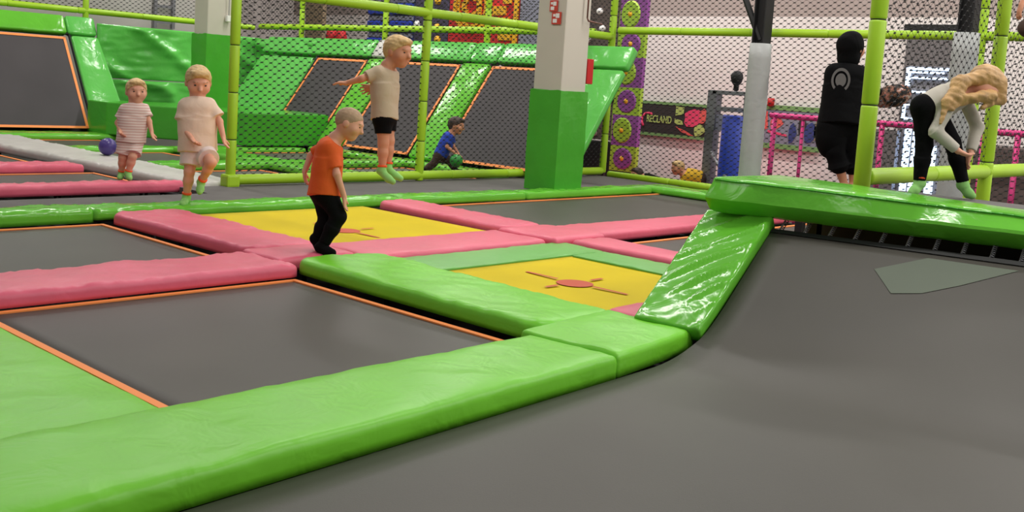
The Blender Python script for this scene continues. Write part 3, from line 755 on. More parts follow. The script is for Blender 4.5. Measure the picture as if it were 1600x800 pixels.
mural(14.6, 15.74, FZ, 4.2, 'lead', 'blue grey mottled panel left of the cream pillar', 'wall panel')
for k, (px, py) in enumerate(((518, 55), (533, 57))):
    p = onx(px, py, 16.0)
    o = MB().lathe([(.12, 0), (.15, .12), (.1, .3), (.02, .36)], (0, 0, 0), 10).build('red_bag', M['redp'], smooth=True, loc=(16.0, p.y, p.z - .15))
    tag(o, ('left' if k == 0 else 'right') + ' of two small red bundles on the ledge behind the net', 'bag')
# ladder on the grey wall
p = ony(243, 0, 22.5); q = ony(271, 0, 22.5)
x0, x1 = p.x, q.x; zb = ony(245, 43, 22.5).z
t = thing('wall_ladder', 'grey steel ladder fixed to the grey wall at upper left', 'ladder', ((x0 + x1) / 2, 22.5, zb)); hw = (x1 - x0) / 2
for sx in (-1, 1): MB().box(sx * hw - .035, sx * hw + .035, -.04, .04, 0, 2.2).build('side_rail', M['greysteel'], t)
for k in range(6): MB().box(-hw, hw, -.02, .02, .1 + .36 * k, .16 + .36 * k).build('rung', M['greysteel'], t)
# banner
XB = 18.9
c0 = onx(988, 160, XB); c1 = onx(985, 204, XB); c2 = onx(1108, 169, XB)
yL, yR = c0.y, c2.y; zt, zb = c0.z, c1.z
t = thing('banner', 'black wall banner with pink figure, green lettering and flower shapes', 'banner', (XB, (yL + yR) / 2, zb)); W = yL - yR; H = zt - zb
def bx(u, v): return Vector((0, W / 2 - u * W, v * H))
MB().box(0, .02, -W / 2, W / 2, 0, H).build('cloth', M['banner'], t)
MB().box(-.01, .02, -W / 2, W / 2, H, H + .06).box(-.01, .02, -W / 2, W / 2, -.06, 0).box(-.01, .02, W / 2, W / 2 + .05, -.06, H + .06).build('border', M['bgreen'], t)
def flat(pts, mat, name, dx=-.012):
    b = MB(); c = sum((bx(*p) for p in pts), Vector()) / len(pts) + Vector((dx, 0, 0)); n = len(pts)
    b.add([c] + [bx(*p) + Vector((dx, 0, 0)) for p in pts], [(0, 1 + i, 1 + (i + 1) % n) for i in range(n)]); b.build(name, M[mat], t)
def stroke(pts, w, mat, name):
    b = MB()
    for a, c_ in zip(pts, pts[1:]): b.tube(bx(*a) + Vector((-.01, 0, 0)), bx(*c_) + Vector((-.01, 0, 0)), w, n=8)
    b.build(name, M[mat], t, True)
stroke([(.06, .52), (.12, .47), (.155, .52), (.19, .66), (.27, .69), (.28, .62)], .022, 'bpink', 'pink_figure')
stroke([(.155, .52), (.15, .40), (.175, .22)], .028, 'bpink', 'pink_figure')
cu = bpy.data.curves.new('lettering', 'FONT'); cu.body = 'RECLAND'; cu.size = .26; cu.extrude = .004; cu.offset = .004
to = bpy.data.objects.new('lettering_tmp', cu); C.objects.link(to); bpy.context.view_layer.update()
me = bpy.data.meshes.new_from_object(to); C.objects.unlink(to); bpy.data.objects.remove(to)
wid = max(v.co.x for v in me.vertices); tw = .33 * W
R3 = Matrix(((0, 0, -1), (-1, 0, 0), (0, 1, 0))).to_4x4()
for v in me.vertices:
    v.co = Vector((v.co.x * tw / wid, v.co.y * .85, v.co.z)); v.co = R3 @ v.co
o = link('lettering', me, t, M['blime'], loc=bx(.215, .37) + Vector((-.015, 0, 0)))
def blob(cu_, cv, ru, rv, n=9, k=.2, s=0): return [(cu_ + ru * (1 + k * math.cos(3 * (2 * PI * i / n) + s)) * math.cos(2 * PI * i / n), cv + rv * (1 + k * math.sin(2 * (2 * PI * i / n) + s)) * math.sin(2 * PI * i / n)) for i in range(n)]
flat([(.59, .98), (.7, .95), (.69, .72), (.59, .66)], 'blime', 'leaf_shape')
flat(blob(.82, .62, .13, .3, 12), 'bpink', 'flower_shape')
flat(blob(.94, .7, .05, .25, 9), 'bcoral', 'flower_shape', -.014)
flat([(.585, .56), (.68, .50), (.70, .36), (.62, .36), (.585, .42)], 'blime', 'leaf_shape', -.014)
flat(blob(.9, .22, .07, .2, 9), 'blime', 'leaf_shape', -.014)
flat([(.6, .3), (.74, .16), (.84, .02), (.78, .02), (.68, .12)], 'bcoral', 'stem_shape', -.013)
# second banner, further right behind the pink railing
c0 = onx(1183, 170, XB); c2 = onx(1285, 176, XB); c1 = onx(1185, 222, XB)
o = thing('banner', 'second wall banner with orange, pink and blue shapes behind the pink railing', 'banner', (XB, (c0.y + c2.y) / 2, c1.z)); W = c0.y - c2.y; H = c0.z - c1.z; t = o
MB().box(0, .02, -W / 2, W / 2, 0, H).build('cloth', M['lead'], t)
MB().box(-.01, .02, -W / 2, W / 2, H, H + .1).box(-.01, .02, -W / 2, W / 2, -.1, 0).build('border', M['bgreen'], t)
flat([(.02, .98), (.18, .95), (.2, .45), (.02, .2)], 'bcoral', 'orange_shape'); flat(blob(.32, .62, .1, .2), 'bcoral', 'orange_shape')
flat([(.2, .4), (.5, .3), (.5, .24), (.2, .32)], 'bpink', 'pink_shape'); flat(blob(.58, .35, .06, .3), 'navy', 'blue_shape'); flat(blob(.85, .4, .1, .3), 'navy', 'blue_shape'); flat(blob(.72, .6, .06, .28), 'banner', 'dark_shape')
flat(blob(.95, .5, .05, .3), 'beige', 'tan_shape')
o = MB().tube((0, 0, 0), (0, 0, .16), .07, n=10).build('alarm_bell', M['darkred'], smooth=True, loc=tuple(onx(1204, 166, 18.85))); tag(o, 'small dark red alarm on the white wall above the pink railing', 'alarm')
# punch machine
p = onx(1135, 270, 16.0); t = thing('strength_tester', 'grey steel frame machine with a bell on top and a diagonal strut', 'game machine', (16, p.y, FZ))
y1_ = onx(1113, 200, 16).y - p.y; y2_ = onx(1166, 200, 16).y - p.y; zt = onx(1120, 141, 16).z - FZ
MB().box(-.1, .1, y1_ - .09, y1_ + .09, 0, zt).build('post', M['greysteel'], t, bevel=.01)
MB().box(-.08, .08, y2_ - .05, y2_ + .05, 0, zt).build('post', M['greysteel'], t, bevel=.01)
MB().box(-.1, .1, y2_, y1_, zt - .07, zt).box(-.08, .08, y2_, y1_, zt - .36, zt - .28).build('cross_bar', M['greysteel'], t, bevel=.008)
MB().box(-.05, .05, y2_, y1_, zt - .7, zt - .42).build('back_board', M['lead'], t)
MB().lathe([(.02, 0), (.05, .02), (.045, .1), (.09, .16), (.11, .24), (.1, .3), (.05, .35), (.01, .36)], (0, y1_ * .25 + y2_ * .75 + .1, zt), 14).build('bell', M['black'], t, True)
a = onx(1112, 238, 15.8); c_ = onx(1134, 278, 15.5)
MB().tube((a.x - 16, a.y - p.y, a.z - FZ), (c_.x - 16, c_.y - p.y, c_.z - FZ), .035, n=8).build('strut', M['greysteel'], t, True)
q = onx(1146, 230, 15.75); rb = .21; zt2 = onx(1146, 180, 15.75).z
o = MB().lathe([(rb * .9, 0), (rb * 1.06, .06), (rb * 1.06, .8), (rb, zt2 - FZ - .03), (rb * .9, zt2 - FZ)], n=22).build('punching_cylinder', M['blue'], smooth=True, loc=(15.72, q.y, FZ)); tag(o, 'blue upright padded cylinder beside the grey column', 'padded cylinder')
# pink railing on the lower floor
yA, yB = onx(1203, 184, 16.5).y, 3.2; zr = 1.19
t = thing('railing', 'bright pink metal railing in front of the white wall', 'railing', (16.5, (yA + yB) / 2, FZ)); L = (yA - yB) / 2
sleeve((0, L, zr - FZ), (0, -L, zr - FZ), .05, 'top_rail', t, 'hotpink', .9)
k = 0
for px in (1207, 1252, 1376, 1443, 1497, 1535, 1590, 1640):
    y = onx(px, 220, 16.5).y - (yA + yB) / 2
    MB().tube((0, y, 0), (0, y, zr - FZ), .045 if px in (1207, 1376, 1590) else .03, n=10).build('baluster', M['hotpink'], t, True)
o = MB().box(17.3, 18.4, 3.2, 5.95, FZ, .95).build('bench_block', M['brownp'], bevel=.03); recentre(o); tag(o, 'brown mottled block along the wall right of the lit display', 'bench')
# grey doorway with lit glazing
yl, yr = onx(1419, 60, 18.95).y, onx(1511, 60, 18.95).y; zt = onx(1420, 50, 18.95).z
o = MB().box(18.9, 19, yr, yl, FZ, zt).build('door_1', M['doorgrey']); o['kind'] = 'structure'
o2_ = MB().box(18.84, 18.99, yr - .02, yl + .05, zt, zt + .13).build('door_1_lintel', M['black'], o)
t = thing('lit_display_case', 'tall glass display with bright bluish white lit frame behind the girl', 'display case', (18.6, (onx(1415, 150, 18.6).y + onx(1497, 150, 18.6).y) / 2, FZ))
oy = t.location.y
def lit(px0, px1, py0, py1, name='lit_bar', mat='litpane', x=18.5):
    a = onx(px0, (py0 + py1) / 2, x); c_ = onx(px1, (py0 + py1) / 2, x); z1 = onx((px0 + px1) / 2, py0, x).z; z0 = onx((px0 + px1) / 2, py1, x).z
    MB().box(x - 18.6 - .02, x - 18.6 + .02, c_.y - oy, a.y - oy, z0 - FZ, z1 - FZ).build(name, M[mat], t)
a = onx(1415, 150, 18.6); c_ = onx(1497, 150, 18.6)
MB().box(-.06, .2, c_.y - oy, a.y - oy, 0, onx(1450, 104, 18.6).z - FZ).build('case', M['doorgrey'], t)
for args in ((1417, 1490, 106, 110), (1416, 1422, 106, 134), (1420, 1490, 121, 124), (1424, 1475, 112, 115), (1421, 1475, 143, 146), (1412, 1440, 163, 165), (1410, 1414, 163, 186), (1408, 1436, 184, 187)): lit(*args)
for args in ((1410, 1412, 196, 300), (1410, 1419, 200, 302), (1426, 1436, 200, 304), (1447, 1459, 228, 306), (1469, 1476, 228, 306), (1423, 1426, 200, 300)): lit(*args)
p = onx(1395, 250, 18.7)
o = MB().box(18.3, 18.45, onx(1408, 250, 18.6).y, onx(1372, 250, 18.6).y, FZ, 1.06).build('glass_partition', M['doorgrey']); recentre(o); tag(o, 'grey glazed partition below the lit display', 'partition')
# balls
o = MB().lathe([(.13 * math.sin(PI * i / 14), .13 - .13 * math.cos(PI * i / 14)) for i in range(1, 14)], n=24).build('ball', M['purpleball'], smooth=True, loc=tuple(onz(168, 243, -.0))); tag(o, 'dark purple ball lying on the green pad near the smallest boy', 'ball')
# lamps of the hall
def lamp(x, y, z, sx, sy, e, rx=0):
    l = bpy.data.lights.new('ceiling_lamp', 'AREA'); l.shape = 'RECTANGLE'; l.size = sx; l.size_y = sy; l.energy = e; l.color = (1, .965, .92)
    o = bpy.data.objects.new('ceiling_lamp', l); C.objects.link(o); o.location = (x, y, z); return o
for x, e in ((2, 25), (7, 100), (12, 125), (16.5, 130)):
    for y, k in ((-6, 1.6), (-1.5, 1.3), (3, .9), (7.3, .85), (11.8, .8), (16, .8), (20, .8)):
        lamp(x, y, 5.6, .18, 2.4, e * k * 1.1)
w = bpy.data.worlds.new('World'); bpy.context.scene.world = w; w.use_nodes = True
w.node_tree.nodes['Background'].inputs['Color'].default_value = (1, .97, .94, 1); w.node_tree.nodes['Background'].inputs['Strength'].default_value = .25
sc = bpy.context.scene
sc.view_settings.view_transform = 'Standard'; sc.view_settings.look = 'None'; sc.view_settings.gamma = 1; sc.view_settings.use_curve_mapping = False
sc.view_settings.exposure = 0.0
# ------------------------------------------------------------------ figures: one smooth-blended surface each
def _smin(a, b, k):
    h = np.clip(.5 + .5 * (b - a) / k, 0, 1); return b * (1 - h) + a * h - k * h * (1 - h)
class Sdf:
    def __init__(s): s.p = []; s.cuts = []
    def cap(s, a, b, ra, rb=None, k=.02): s.p.append(('cap', np.array(a, float), np.array(b, float), ra, ra if rb is None else rb, k)); return s
    def cone(s, a, b, ra, rb, k=.02): s.p.append(('cone', np.array(a, float), np.array(b, float), ra, rb, k)); return s
    def ell(s, c, r, R=None, k=.02): s.p.append(('ell', np.array(c, float), np.array(r, float), np.eye(3) if R is None else R, 0, k)); return s
    def cut(s, c, n): s.cuts.append((np.array(c, float), np.array(n, float) / np.linalg.norm(n))); return s   # removes the side n points to
    def mesh(s, name, res, rough=0, rs=30):
        lo = np.full(3, 1e9); hi = -lo; bb = []
        for q in s.p:
            if q[0] == 'ell': c, r = q[1], np.max(q[2]); l, h = c - r, c + r
            else:
                r = max(q[3], q[4]); l = np.minimum(q[1], q[2]) - r; h = np.maximum(q[1], q[2]) + r
            bb.append((l, h)); lo = np.minimum(lo, l); hi = np.maximum(hi, h)
        lo -= 3 * res; hi += 3 * res
        n = np.ceil((hi - lo) / res).astype(int) + 1
        F = np.full(n, .1, dtype=np.float32)
        ax = [lo[i] + res * np.arange(n[i]) for i in range(3)]
        for q, (l, h) in zip(s.p, bb):
            k = q[5]; m = k + 2.5 * res
            i0 = np.maximum(((l - m - lo) / res).astype(int), 0); i1 = np.minimum(np.ceil((h + m - lo) / res).astype(int) + 1, n)
            X, Y, Z = np.meshgrid(ax[0][i0[0]:i1[0]], ax[1][i0[1]:i1[1]], ax[2][i0[2]:i1[2]], indexing='ij')
            P = np.stack([X, Y, Z], -1)
            if q[0] == 'ell':
                L = (P - q[1]) @ q[3]          # columns of q[3] are the local axes
                r = q[2]; k0 = np.sqrt(((L / r) ** 2).sum(-1)); k1 = np.sqrt(((L / (r * r)) ** 2).sum(-1)) + 1e-9
                d = k0 * (k0 - 1) / k1
            else:
                a, b = q[1], q[2]; ab = b - a; L2 = ab @ ab + 1e-12; t = ((P - a) @ ab) / L2
                if q[0] == 'cap':
                    t = np.clip(t, 0, 1); d = np.linalg.norm(P - a - t[..., None] * ab, axis=-1) - (q[3] + (q[4] - q[3]) * t)
                else:
                    tc = np.clip(t, 0, 1); rad = np.linalg.norm(P - a - t[..., None] * ab, axis=-1) - (q[3] + (q[4] - q[3]) * tc)
                    L = math.sqrt(L2); axd = np.maximum(-t * L, (t - 1) * L); d = np.maximum(rad, axd)
            sl = tuple(slice(i0[i], i1[i]) for i in range(3))
            F[sl] = _smin(F[sl], d, max(k, 1e-4))
        if s.cuts or rough:
            X, Y, Z = np.meshgrid(*ax, indexing='ij'); P = np.stack([X, Y, Z], -1)
            for c, nn in s.cuts: F = np.maximum(F, (P - c) @ nn)
            if rough: F = F + rough * (np.sin(P[..., 0] * rs + 2 * np.sin(P[..., 2] * rs * .6)) * np.sin(P[..., 1] * rs * .9 + 1.3 * np.sin(P[..., 0] * rs * .5)) * .6 + .4 * np.sin(P[..., 2] * rs * 1.7 + P[..., 0] * rs))
        F[0] = F[-1] = .1; F[:, 0] = F[:, -1] = .1; F[:, :, 0] = F[:, :, -1] = .1
        S = F < 0
        A = np.zeros(tuple(np.array(F.shape) - 1) + (3,)); cnt = np.zeros(tuple(np.array(F.shape) - 1))
        def sh(T, o): return T[o[0]:T.shape[0] - 1 + o[0], o[1]:T.shape[1] - 1 + o[1], o[2]:T.shape[2] - 1 + o[2]]
        for axn in range(3):
            oth = [i for i in range(3) if i != axn]
            for u in (0, 1):
                for v in (0, 1):
                    o0 = [0, 0, 0]; o0[oth[0]] = u; o0[oth[1]] = v; o1 = list(o0); o1[axn] = 1
                    f0, f1 = sh(F, o0), sh(F, o1); x = (sh(S, o0) != sh(S, o1)); tt = np.where(x, f0 / np.where(x, f0 - f1, 1), 0)
                    for c in range(3): A[..., c] += x * ((tt if c == axn else o0[c]))
                    cnt += x
        ok = cnt > 0; idx = -np.ones(cnt.shape, int); idx[ok] = np.arange(ok.sum())
        base = np.argwhere(ok); V = lo + res * (base + A[ok] / cnt[ok][:, None]); Q = []
        for axn in range(3):
            u, v = [(1, 2), (2, 0), (0, 1)][axn]
            sl0 = [slice(1, -1)] * 3; sl0[axn] = slice(0, -1); sl1 = list(sl0); sl1[axn] = slice(1, None)
            a = S[tuple(sl0)]; b = S[tuple(sl1)]; E_ = np.argwhere(a != b)
            if len(E_) == 0: continue
            off = np.ones(3, int); off[axn] = 0; g = E_ + off
            ins = a[tuple(E_.T)]
            def gi(du, dv):
                w = g.copy(); w[:, u] -= du; w[:, v] -= dv; return idx[w[:, 0], w[:, 1], w[:, 2]]
            q0, q1, q2, q3 = gi(1, 1), gi(0, 1), gi(0, 0), gi(1, 0)
            qs = np.stack([q0, q1, q2, q3], 1); qs[~ins] = qs[~ins][:, ::-1]; Q.append(qs)
        Q = np.concatenate(Q); Q = Q[(Q >= 0).all(1)]
        me = bpy.data.meshes.new(name); me.from_pydata(V.tolist(), [], Q.tolist()); me.update()
        me.polygons.foreach_set('use_smooth', [True] * len(me.polygons)); return me

def frame_of(fwd, up):
    f = Vector(fwd).normalized(); r = f.cross(Vector(up)).normalized(); u = r.cross(f)
    return f, r, u     # forward (face), right, up
def nmat(r, f, u): return np.array([[r.x, f.x, u.x], [r.y, f.y, u.y], [r.z, f.z, u.z]])
CR = Vector((RT.x, RT.y, 0)).normalized(); CB = Vector((-FW.x, -FW.y, 0)).normalized()     # picture right, towards the viewer
def dirv(x, t, z=0): return (CR * x + CB * t + Vector((0, 0, z))).normalized()

def person(label, J, dep, sc, face, headup=(0, 0, 1), hair='blond', skin='skin', shirt=None, legs=None, socks=True, hair_style='short', res=.006, rests=None,
           hands=None, torso=1.0, shirt_len=None, feet=None, group=None, ground=None, headr=None, extra=None):
    """J: joints as (picture x, picture y, metres towards the viewer); sc = body scale (1 = 1.2 m child)"""
    P = {}
    for k, v in J.items():
        d = v[2] if len(v) > 2 else 0
        P[k] = at(v[0], v[1], dep - d)
    g = P['ank_l'].lerp(P['ank_r'], .5); zmin = min(P['toe_l'].z, P['toe_r'].z) - .03 * sc
    O = Vector((g.x, g.y, zmin if ground is None else ground))
    for k in P: P[k] = P[k] - O
    s = sc; B = Sdf(); hr = (headr or .098) * s
    f, r, u = frame_of(dirv(*face), headup); Rm = nmat(r, f, u)
    H = P['head']
    def hp(a, b, c): return H + (r * a + f * b + u * c) * hr
    # head
    B.ell(hp(0, -.08, .18), np.array([.80, .98, .88]) * hr, Rm, .01)
    B.ell(hp(0, .2, -.38), np.array([.62, .70, .68]) * hr, Rm, .05 * s)
    B.ell(hp(0, .52, -.86), np.array([.28, .24, .2]) * hr, Rm, .04 * s)
    B.cap(hp(0, .88, .02), hp(0, 1.07, -.26), .09 * hr, .13 * hr, .02 * s)
    for e in (-1, 1):
        B.ell(hp(e * .80, -.05, -.12), np.array([.1, .2, .27]) * hr, Rm, .008)
        B.ell(hp(e * .42, .58, -.3), np.array([.27, .24, .26]) * hr, Rm, .03 * s)
    B.cap(hp(-.28, .84, .22), hp(.28, .84, .22), .09 * hr, k=.02 * s)
    # neck and torso
    nk = P['neck']; shl, shr = P['sh_l'], P['sh_r']; hl, hr_ = P['hip_l'], P['hip_r']; cm = (shl + shr) / 2; pm = (hl + hr_) / 2
    B.cap(hp(0, -.15, -.5), nk, .046 * s, .05 * s, .03 * s); B.cap(nk, cm, .05 * s, .06 * s, .04 * s)
    T = torso; ux = (shr - shl); wd = ux.length; uxn = ux.normalized()
    cl, cr = cm - uxn * wd * .28, cm + uxn * wd * .28; dn = (pm - cm)
    B.cap(shl, shr, .043 * s, k=.03 * s)
    for c_, h_ in ((cl, hl), (cr, hr_)):
        B.cap(c_ + dn * .15, c_.lerp(h_, .55), .066 * s * T, .062 * s * T, .05 * s); B.cap(c_.lerp(h_, .55), h_ * .75 + pm * .25, .062 * s * T, .07 * s * T, .05 * s)
    B.cap(cm + dn * .15, pm, .068 * s * T, .07 * s * T, .05 * s)
    B.cap(hl, hr_, .066 * s * T, k=.04 * s)
    for e in ('l', 'r'):
        B.cap(P['sh_' + e], P['el_' + e], .037 * s, .029 * s, .02 * s); B.cap(P['el_' + e], P['wr_' + e], .030 * s, .021 * s, .015 * s)
        hp_, kn, an, to = P['hip_' + e], P['kn_' + e], P['ank_' + e], P['toe_' + e]
        B.cap(hp_, kn, .066 * s, .044 * s, .03 * s)
        mid = kn.lerp(an, .35); B.cap(kn, mid, .043 * s, .042 * s, .02 * s); B.cap(mid, an, .042 * s, .026 * s, .02 * s)
        heel = an - (to - an).normalized() * .02 * s + Vector((0, 0, -.012 * s))
        B.cap(an, heel, .028 * s, .027 * s, .015 * s); B.cap(heel, an.lerp(to, .6) + Vector((0, 0, -.012 * s)), .027 * s, .028 * s, .015 * s); B.cap(an.lerp(to, .6) + Vector((0, 0, -.01 * s)), to, .028 * s, .02 * s, .012 * s)
        # hand
        hd = (hands or {}).get(e, {}); w = P['wr_' + e]; fd = (w - P['el_' + e]).normalized()
        if 'dir' in hd: fd = dirv(*hd['dir'])
        side = dirv(*hd.get('side', (0, 1, 0))); side = (side - fd * side.dot(fd)).normalized()   # across the knuckles
        pn = fd.cross(side); curl = hd.get('curl', .5) * (-1 if hd.get('flip') else 1)
        hl_ = .062 * s; pc = w + fd * hl_ * .55
        Rh = nmat(side, fd, pn); B.ell(pc, np.array([.033 * s, .042 * s, .016 * s]), Rh, .012 * s)
        spread = hd.get('spread', .12)
        for i, ln in enumerate((.86, 1, .95, .76)):
            o = (i - 1.5); b0 = w + fd * hl_ * (.98 - .03 * abs(o)) + side * o * .0165 * s
            d1 = (fd + side * o * spread - pn * curl * .5).normalized(); d2 = (fd + side * o * spread * .6 - pn * curl * 1.7).normalized()
            b1 = b0 + d1 * .026 * s * ln; b2 = b1 + d2 * .026 * s * ln
            B.cap(b0 - fd * .012 * s, b1, .0088 * s, .0082 * s, .002); B.cap(b1, b2, .0082 * s, .007 * s, .002)
        ts = -1 if hd.get('thumb', 1) > 0 else 1
        t0 = w + fd * hl_ * .35 + side * ts * .024 * s; t1 = t0 + (fd * .6 + side * ts * .8 - pn * .25).normalized() * .028 * s; t2 = t1 + (fd * .9 + side * ts * .25 - pn * .4).normalized() * .024 * s
        B.cap(t0, t1, .0105 * s, .0092 * s, .004); B.cap(t1, t2, .009 * s, .0075 * s, .002)
    body = link('person', B.mesh('person', res), None, M[skin], loc=O); tag(body, label, 'person', group)
    # face details
    for e in (-1, 1):
        me = Sdf().ell(hp(e * .33, .855, .02), np.array([.10, .05, .06]) * hr, Rm).mesh('eye', .0022 * s); link('eye', me, body, M['eye'])
        me = Sdf().cap(hp(e * .2, .93, .25), hp(e * .48, .80, .24), .035 * hr).mesh('eyebrow', .0025 * s); link('eyebrow', me, body, M['darkblond' if hair != 'brown' else 'brown'])
    me = Sdf().cap(hp(-.22, .80, -.56), hp(.22, .80, -.56), .055 * hr).mesh('mouth', .0025 * s); link('mouth', me, body, M['lips'])
    # hair
    G = Sdf()
    if hair_style == 'short':
        G.ell(hp(0, -.13, .24), np.array([.88, 1.06, .92]) * hr, Rm, .01).ell(hp(0, -.55, -.1), np.array([.66, .5, .7]) * hr, Rm, .03)
        G.ell(hp(0, .55, .78), np.array([.6, .42, .26]) * hr, Rm, .03)
        G.cut(hp(0, .62, .36), tuple(f * .75 - u * .8)); G.cut(hp(0, 0, -.42), tuple(-u + f * .45))
        link('hair', G.mesh('hair', res * .8, .0022, 90), body, M[hair])
    elif hair_style == 'buzz':
        G.ell(hp(0, -.1, .2), np.array([.835, 1.015, .91]) * hr, Rm, .01)
        G.cut(hp(0, .62, .38), tuple(f * .75 - u * .8)); G.cut(hp(0, 0, -.3), tuple(-u + f * .5))
        link('hair', G.mesh('hair', res * .8, .0008, 120), body, M[hair])
    # clothes
    if shirt:
        S_ = Sdf(); g_ = shirt.get('loose', .014) * s; ln = shirt.get('len', .95); flare = shirt.get('flare', 1.15)
        S_.cap(shl, shr, .05 * s, k=.03 * s); S_.cap(cm + (nk - cm) * .35, cm, .062 * s, .07 * s, .03 * s)
        e1 = cm + dn * ln; rt_ = .066 * s * T + g_
        for c_, h_ in ((cl, hl), (cr, hr_)):
            hh = h_ * .8 + pm * .2; top = c_ + dn * .12; bot = c_ + (hh - c_) * ln
            S_.cap(top, c_.lerp(hh, .5), rt_, rt_ * .99, .04 * s); S_.cone(c_.lerp(hh, .3), bot, rt_ * .98, rt_ * flare, .04 * s)
        S_.cap(cm + dn * .12, cm + dn * .5, rt_, rt_, .04 * s); S_.cone(cm + dn * .4, e1, rt_, rt_ * flare, .04 * s)
        for e in ('l', 'r'):
            sl = shirt.get('sleeve', .55)
            a, b_ = P['sh_' + e], P['el_' + e]
            if sl <= 1:
                S_.cone(a, a.lerp(b_, sl), .05 * s, .052 * s * shirt.get('sl_w', 1), .022 * s)
            else:
                c_ = P['wr_' + e]; S_.cap(a, b_, .047 * s, .042 * s, .025 * s); S_.cone(b_ - (c_ - b_) * .05, b_.lerp(c_, sl - 1), .044 * s, .034 * s, .02 * s)
        S_.cut(cm + (nk - cm) * .75, tuple(nk - cm))
        link('shirt', S_.mesh('shirt', res, .0016, 26), body, M[shirt['mat']])
    if legs:
        S_ = Sdf(); w = legs.get('w', 1); ln = legs['len']
        S_.cone(pm - dn.normalized() * .075 * s, pm + dn.normalized() * .03 * s, .082 * s * T * w ** .5, .085 * s * T, .03 * s)
        S_.cap(hl, hr_, .080 * s * T, k=.04 * s).cap(pm, pm - dn * .12, .084 * s * T, k=.04 * s)
        for e in ('l', 'r'):
            a, b_, c_ = P['hip_' + e], P['kn_' + e], P['ank_' + e]
            if ln <= 1: S_.cone(a, a.lerp(b_, ln), .078 * s * w, .068 * s * w * legs.get('flare', 1), .03 * s)
            else:
                S_.cap(a, b_, .078 * s * w, .054 * s * w, .03 * s); S_.cap(b_, b_.lerp(c_, .4), .054 * s * w, .052 * s * w, .02 * s); S_.cone(b_.lerp(c_, .35), b_.lerp(c_, ln - 1), .052 * s * w, .040 * s * w * legs.get('flare', 1), .02 * s)
        for c in legs.get('cuts', []): S_.cut(*c)
        link('trousers' if ln > 1 else 'shorts', S_.mesh('trousers', res, .0014, 30), body, M[legs['mat']])
    if socks:
        for e in ('l', 'r'):
            kn, an, to = P['kn_' + e], P['ank_' + e], P['toe_' + e]; S_ = Sdf()
            top = an.lerp(kn, .14); heel = an - (to - an).normalized() * .02 * s + Vector((0, 0, -.012 * s))
            gs = .0045 * s if socks != 'shoe' else .012 * s
            S_.cone(top, an - (top - an) * .2, .031 * s + gs, .029 * s + gs, .01 * s); S_.cap(an, heel, .028 * s + gs, .027 * s + gs, .015 * s)
            S_.cap(heel, an.lerp(to, .6) + Vector((0, 0, -.012 * s)), .027 * s + gs, .028 * s + gs, .015 * s); S_.cap(an.lerp(to, .6) + Vector((0, 0, -.01 * s)), to, .028 * s + gs, .02 * s + gs, .012 * s)
            link('sock' if socks != 'shoe' else 'shoe', S_.mesh('sock', res * .8), body, M['sock' if socks != 'shoe' else 'pants'])
            if socks != 'shoe':
                link('sock_cuff', Sdf().cone(an.lerp(kn, .13), an.lerp(kn, .21), .035 * s + gs, .036 * s + gs, .002).mesh('sock_cuff', res * .7), body, M['cuff'])
    body['_P'] = 0; del body['_P']
    return body, P, O, hp, (f, r, u, hr, Rm)

# boy in orange, walking on the pink crossing, seen from behind his right side
person('boy in an orange t-shirt and black trousers stepping over the pink crossing',
       dict(head=(546, 193), neck=(524, 217), sh_r=(516, 229, .09), sh_l=(514, 226, -.09), el_r=(526, 272, .13), wr_r=(538, 308, .1), el_l=(486, 243, -.14), wr_l=(476, 268, -.1),
            hip_r=(509, 300, .05), hip_l=(505, 302, -.05), kn_r=(529, 338, .06), kn_l=(510, 344, -.05), ank_r=(503, 386, .05), ank_l=(494, 374, -.05), toe_r=(519, 395, .08), toe_l=(502, 388, -.04)),
       8.2, 1.0, (1, .1, -.35), (.25, -.1, 1), hair='darkblond', hair_style='buzz', shirt=dict(mat='tee_orange', len=1.05, loose=.02, sleeve=.8, flare=1.2, sl_w=1.05),
       legs=dict(mat='pants', len=1.86, w=1.15), socks='shoe', torso=1.22, headr=.112,
       hands=dict(r=dict(curl=.35, dir=(.1, .0, -1)), l=dict(curl=.5, dir=(.1, 0, -1))))
# boy in beige, mid-jump over the far yellow bed
person('boy in a beige t-shirt and black shorts jumping in mid-air with green socks',
       dict(head=(622, 80), neck=(606, 103), sh_r=(591, 113, .08), sh_l=(612, 112, -.1), el_r=(565, 123, .14), wr_r=(541, 130, .12), el_l=(599, 135, -.22), wr_l=(583, 136, -.18),
            hip_r=(598, 184, .06), hip_l=(604, 183, -.06), kn_r=(599, 224, .05), kn_l=(608, 220, -.05), ank_r=(597, 267, .05), ank_l=(606, 262, -.05), toe_r=(614, 284, .1), toe_l=(626, 279, -.02)),
       9.4, 1.08, (.8, .5, -.12), (0, 0, 1), hair='blond', skin='skin2', shirt=dict(mat='tee_beige', len=1.02, loose=.02, sleeve=.72, flare=1.12),
       legs=dict(mat='pants', len=.62, w=1.0), torso=1.05, headr=.118,
       hands=dict(r=dict(dir=(-1, 0, .0), curl=.4), l=dict(dir=(-1, .2, -.25), side=(0, .2, 1), curl=.1, spread=.35)))
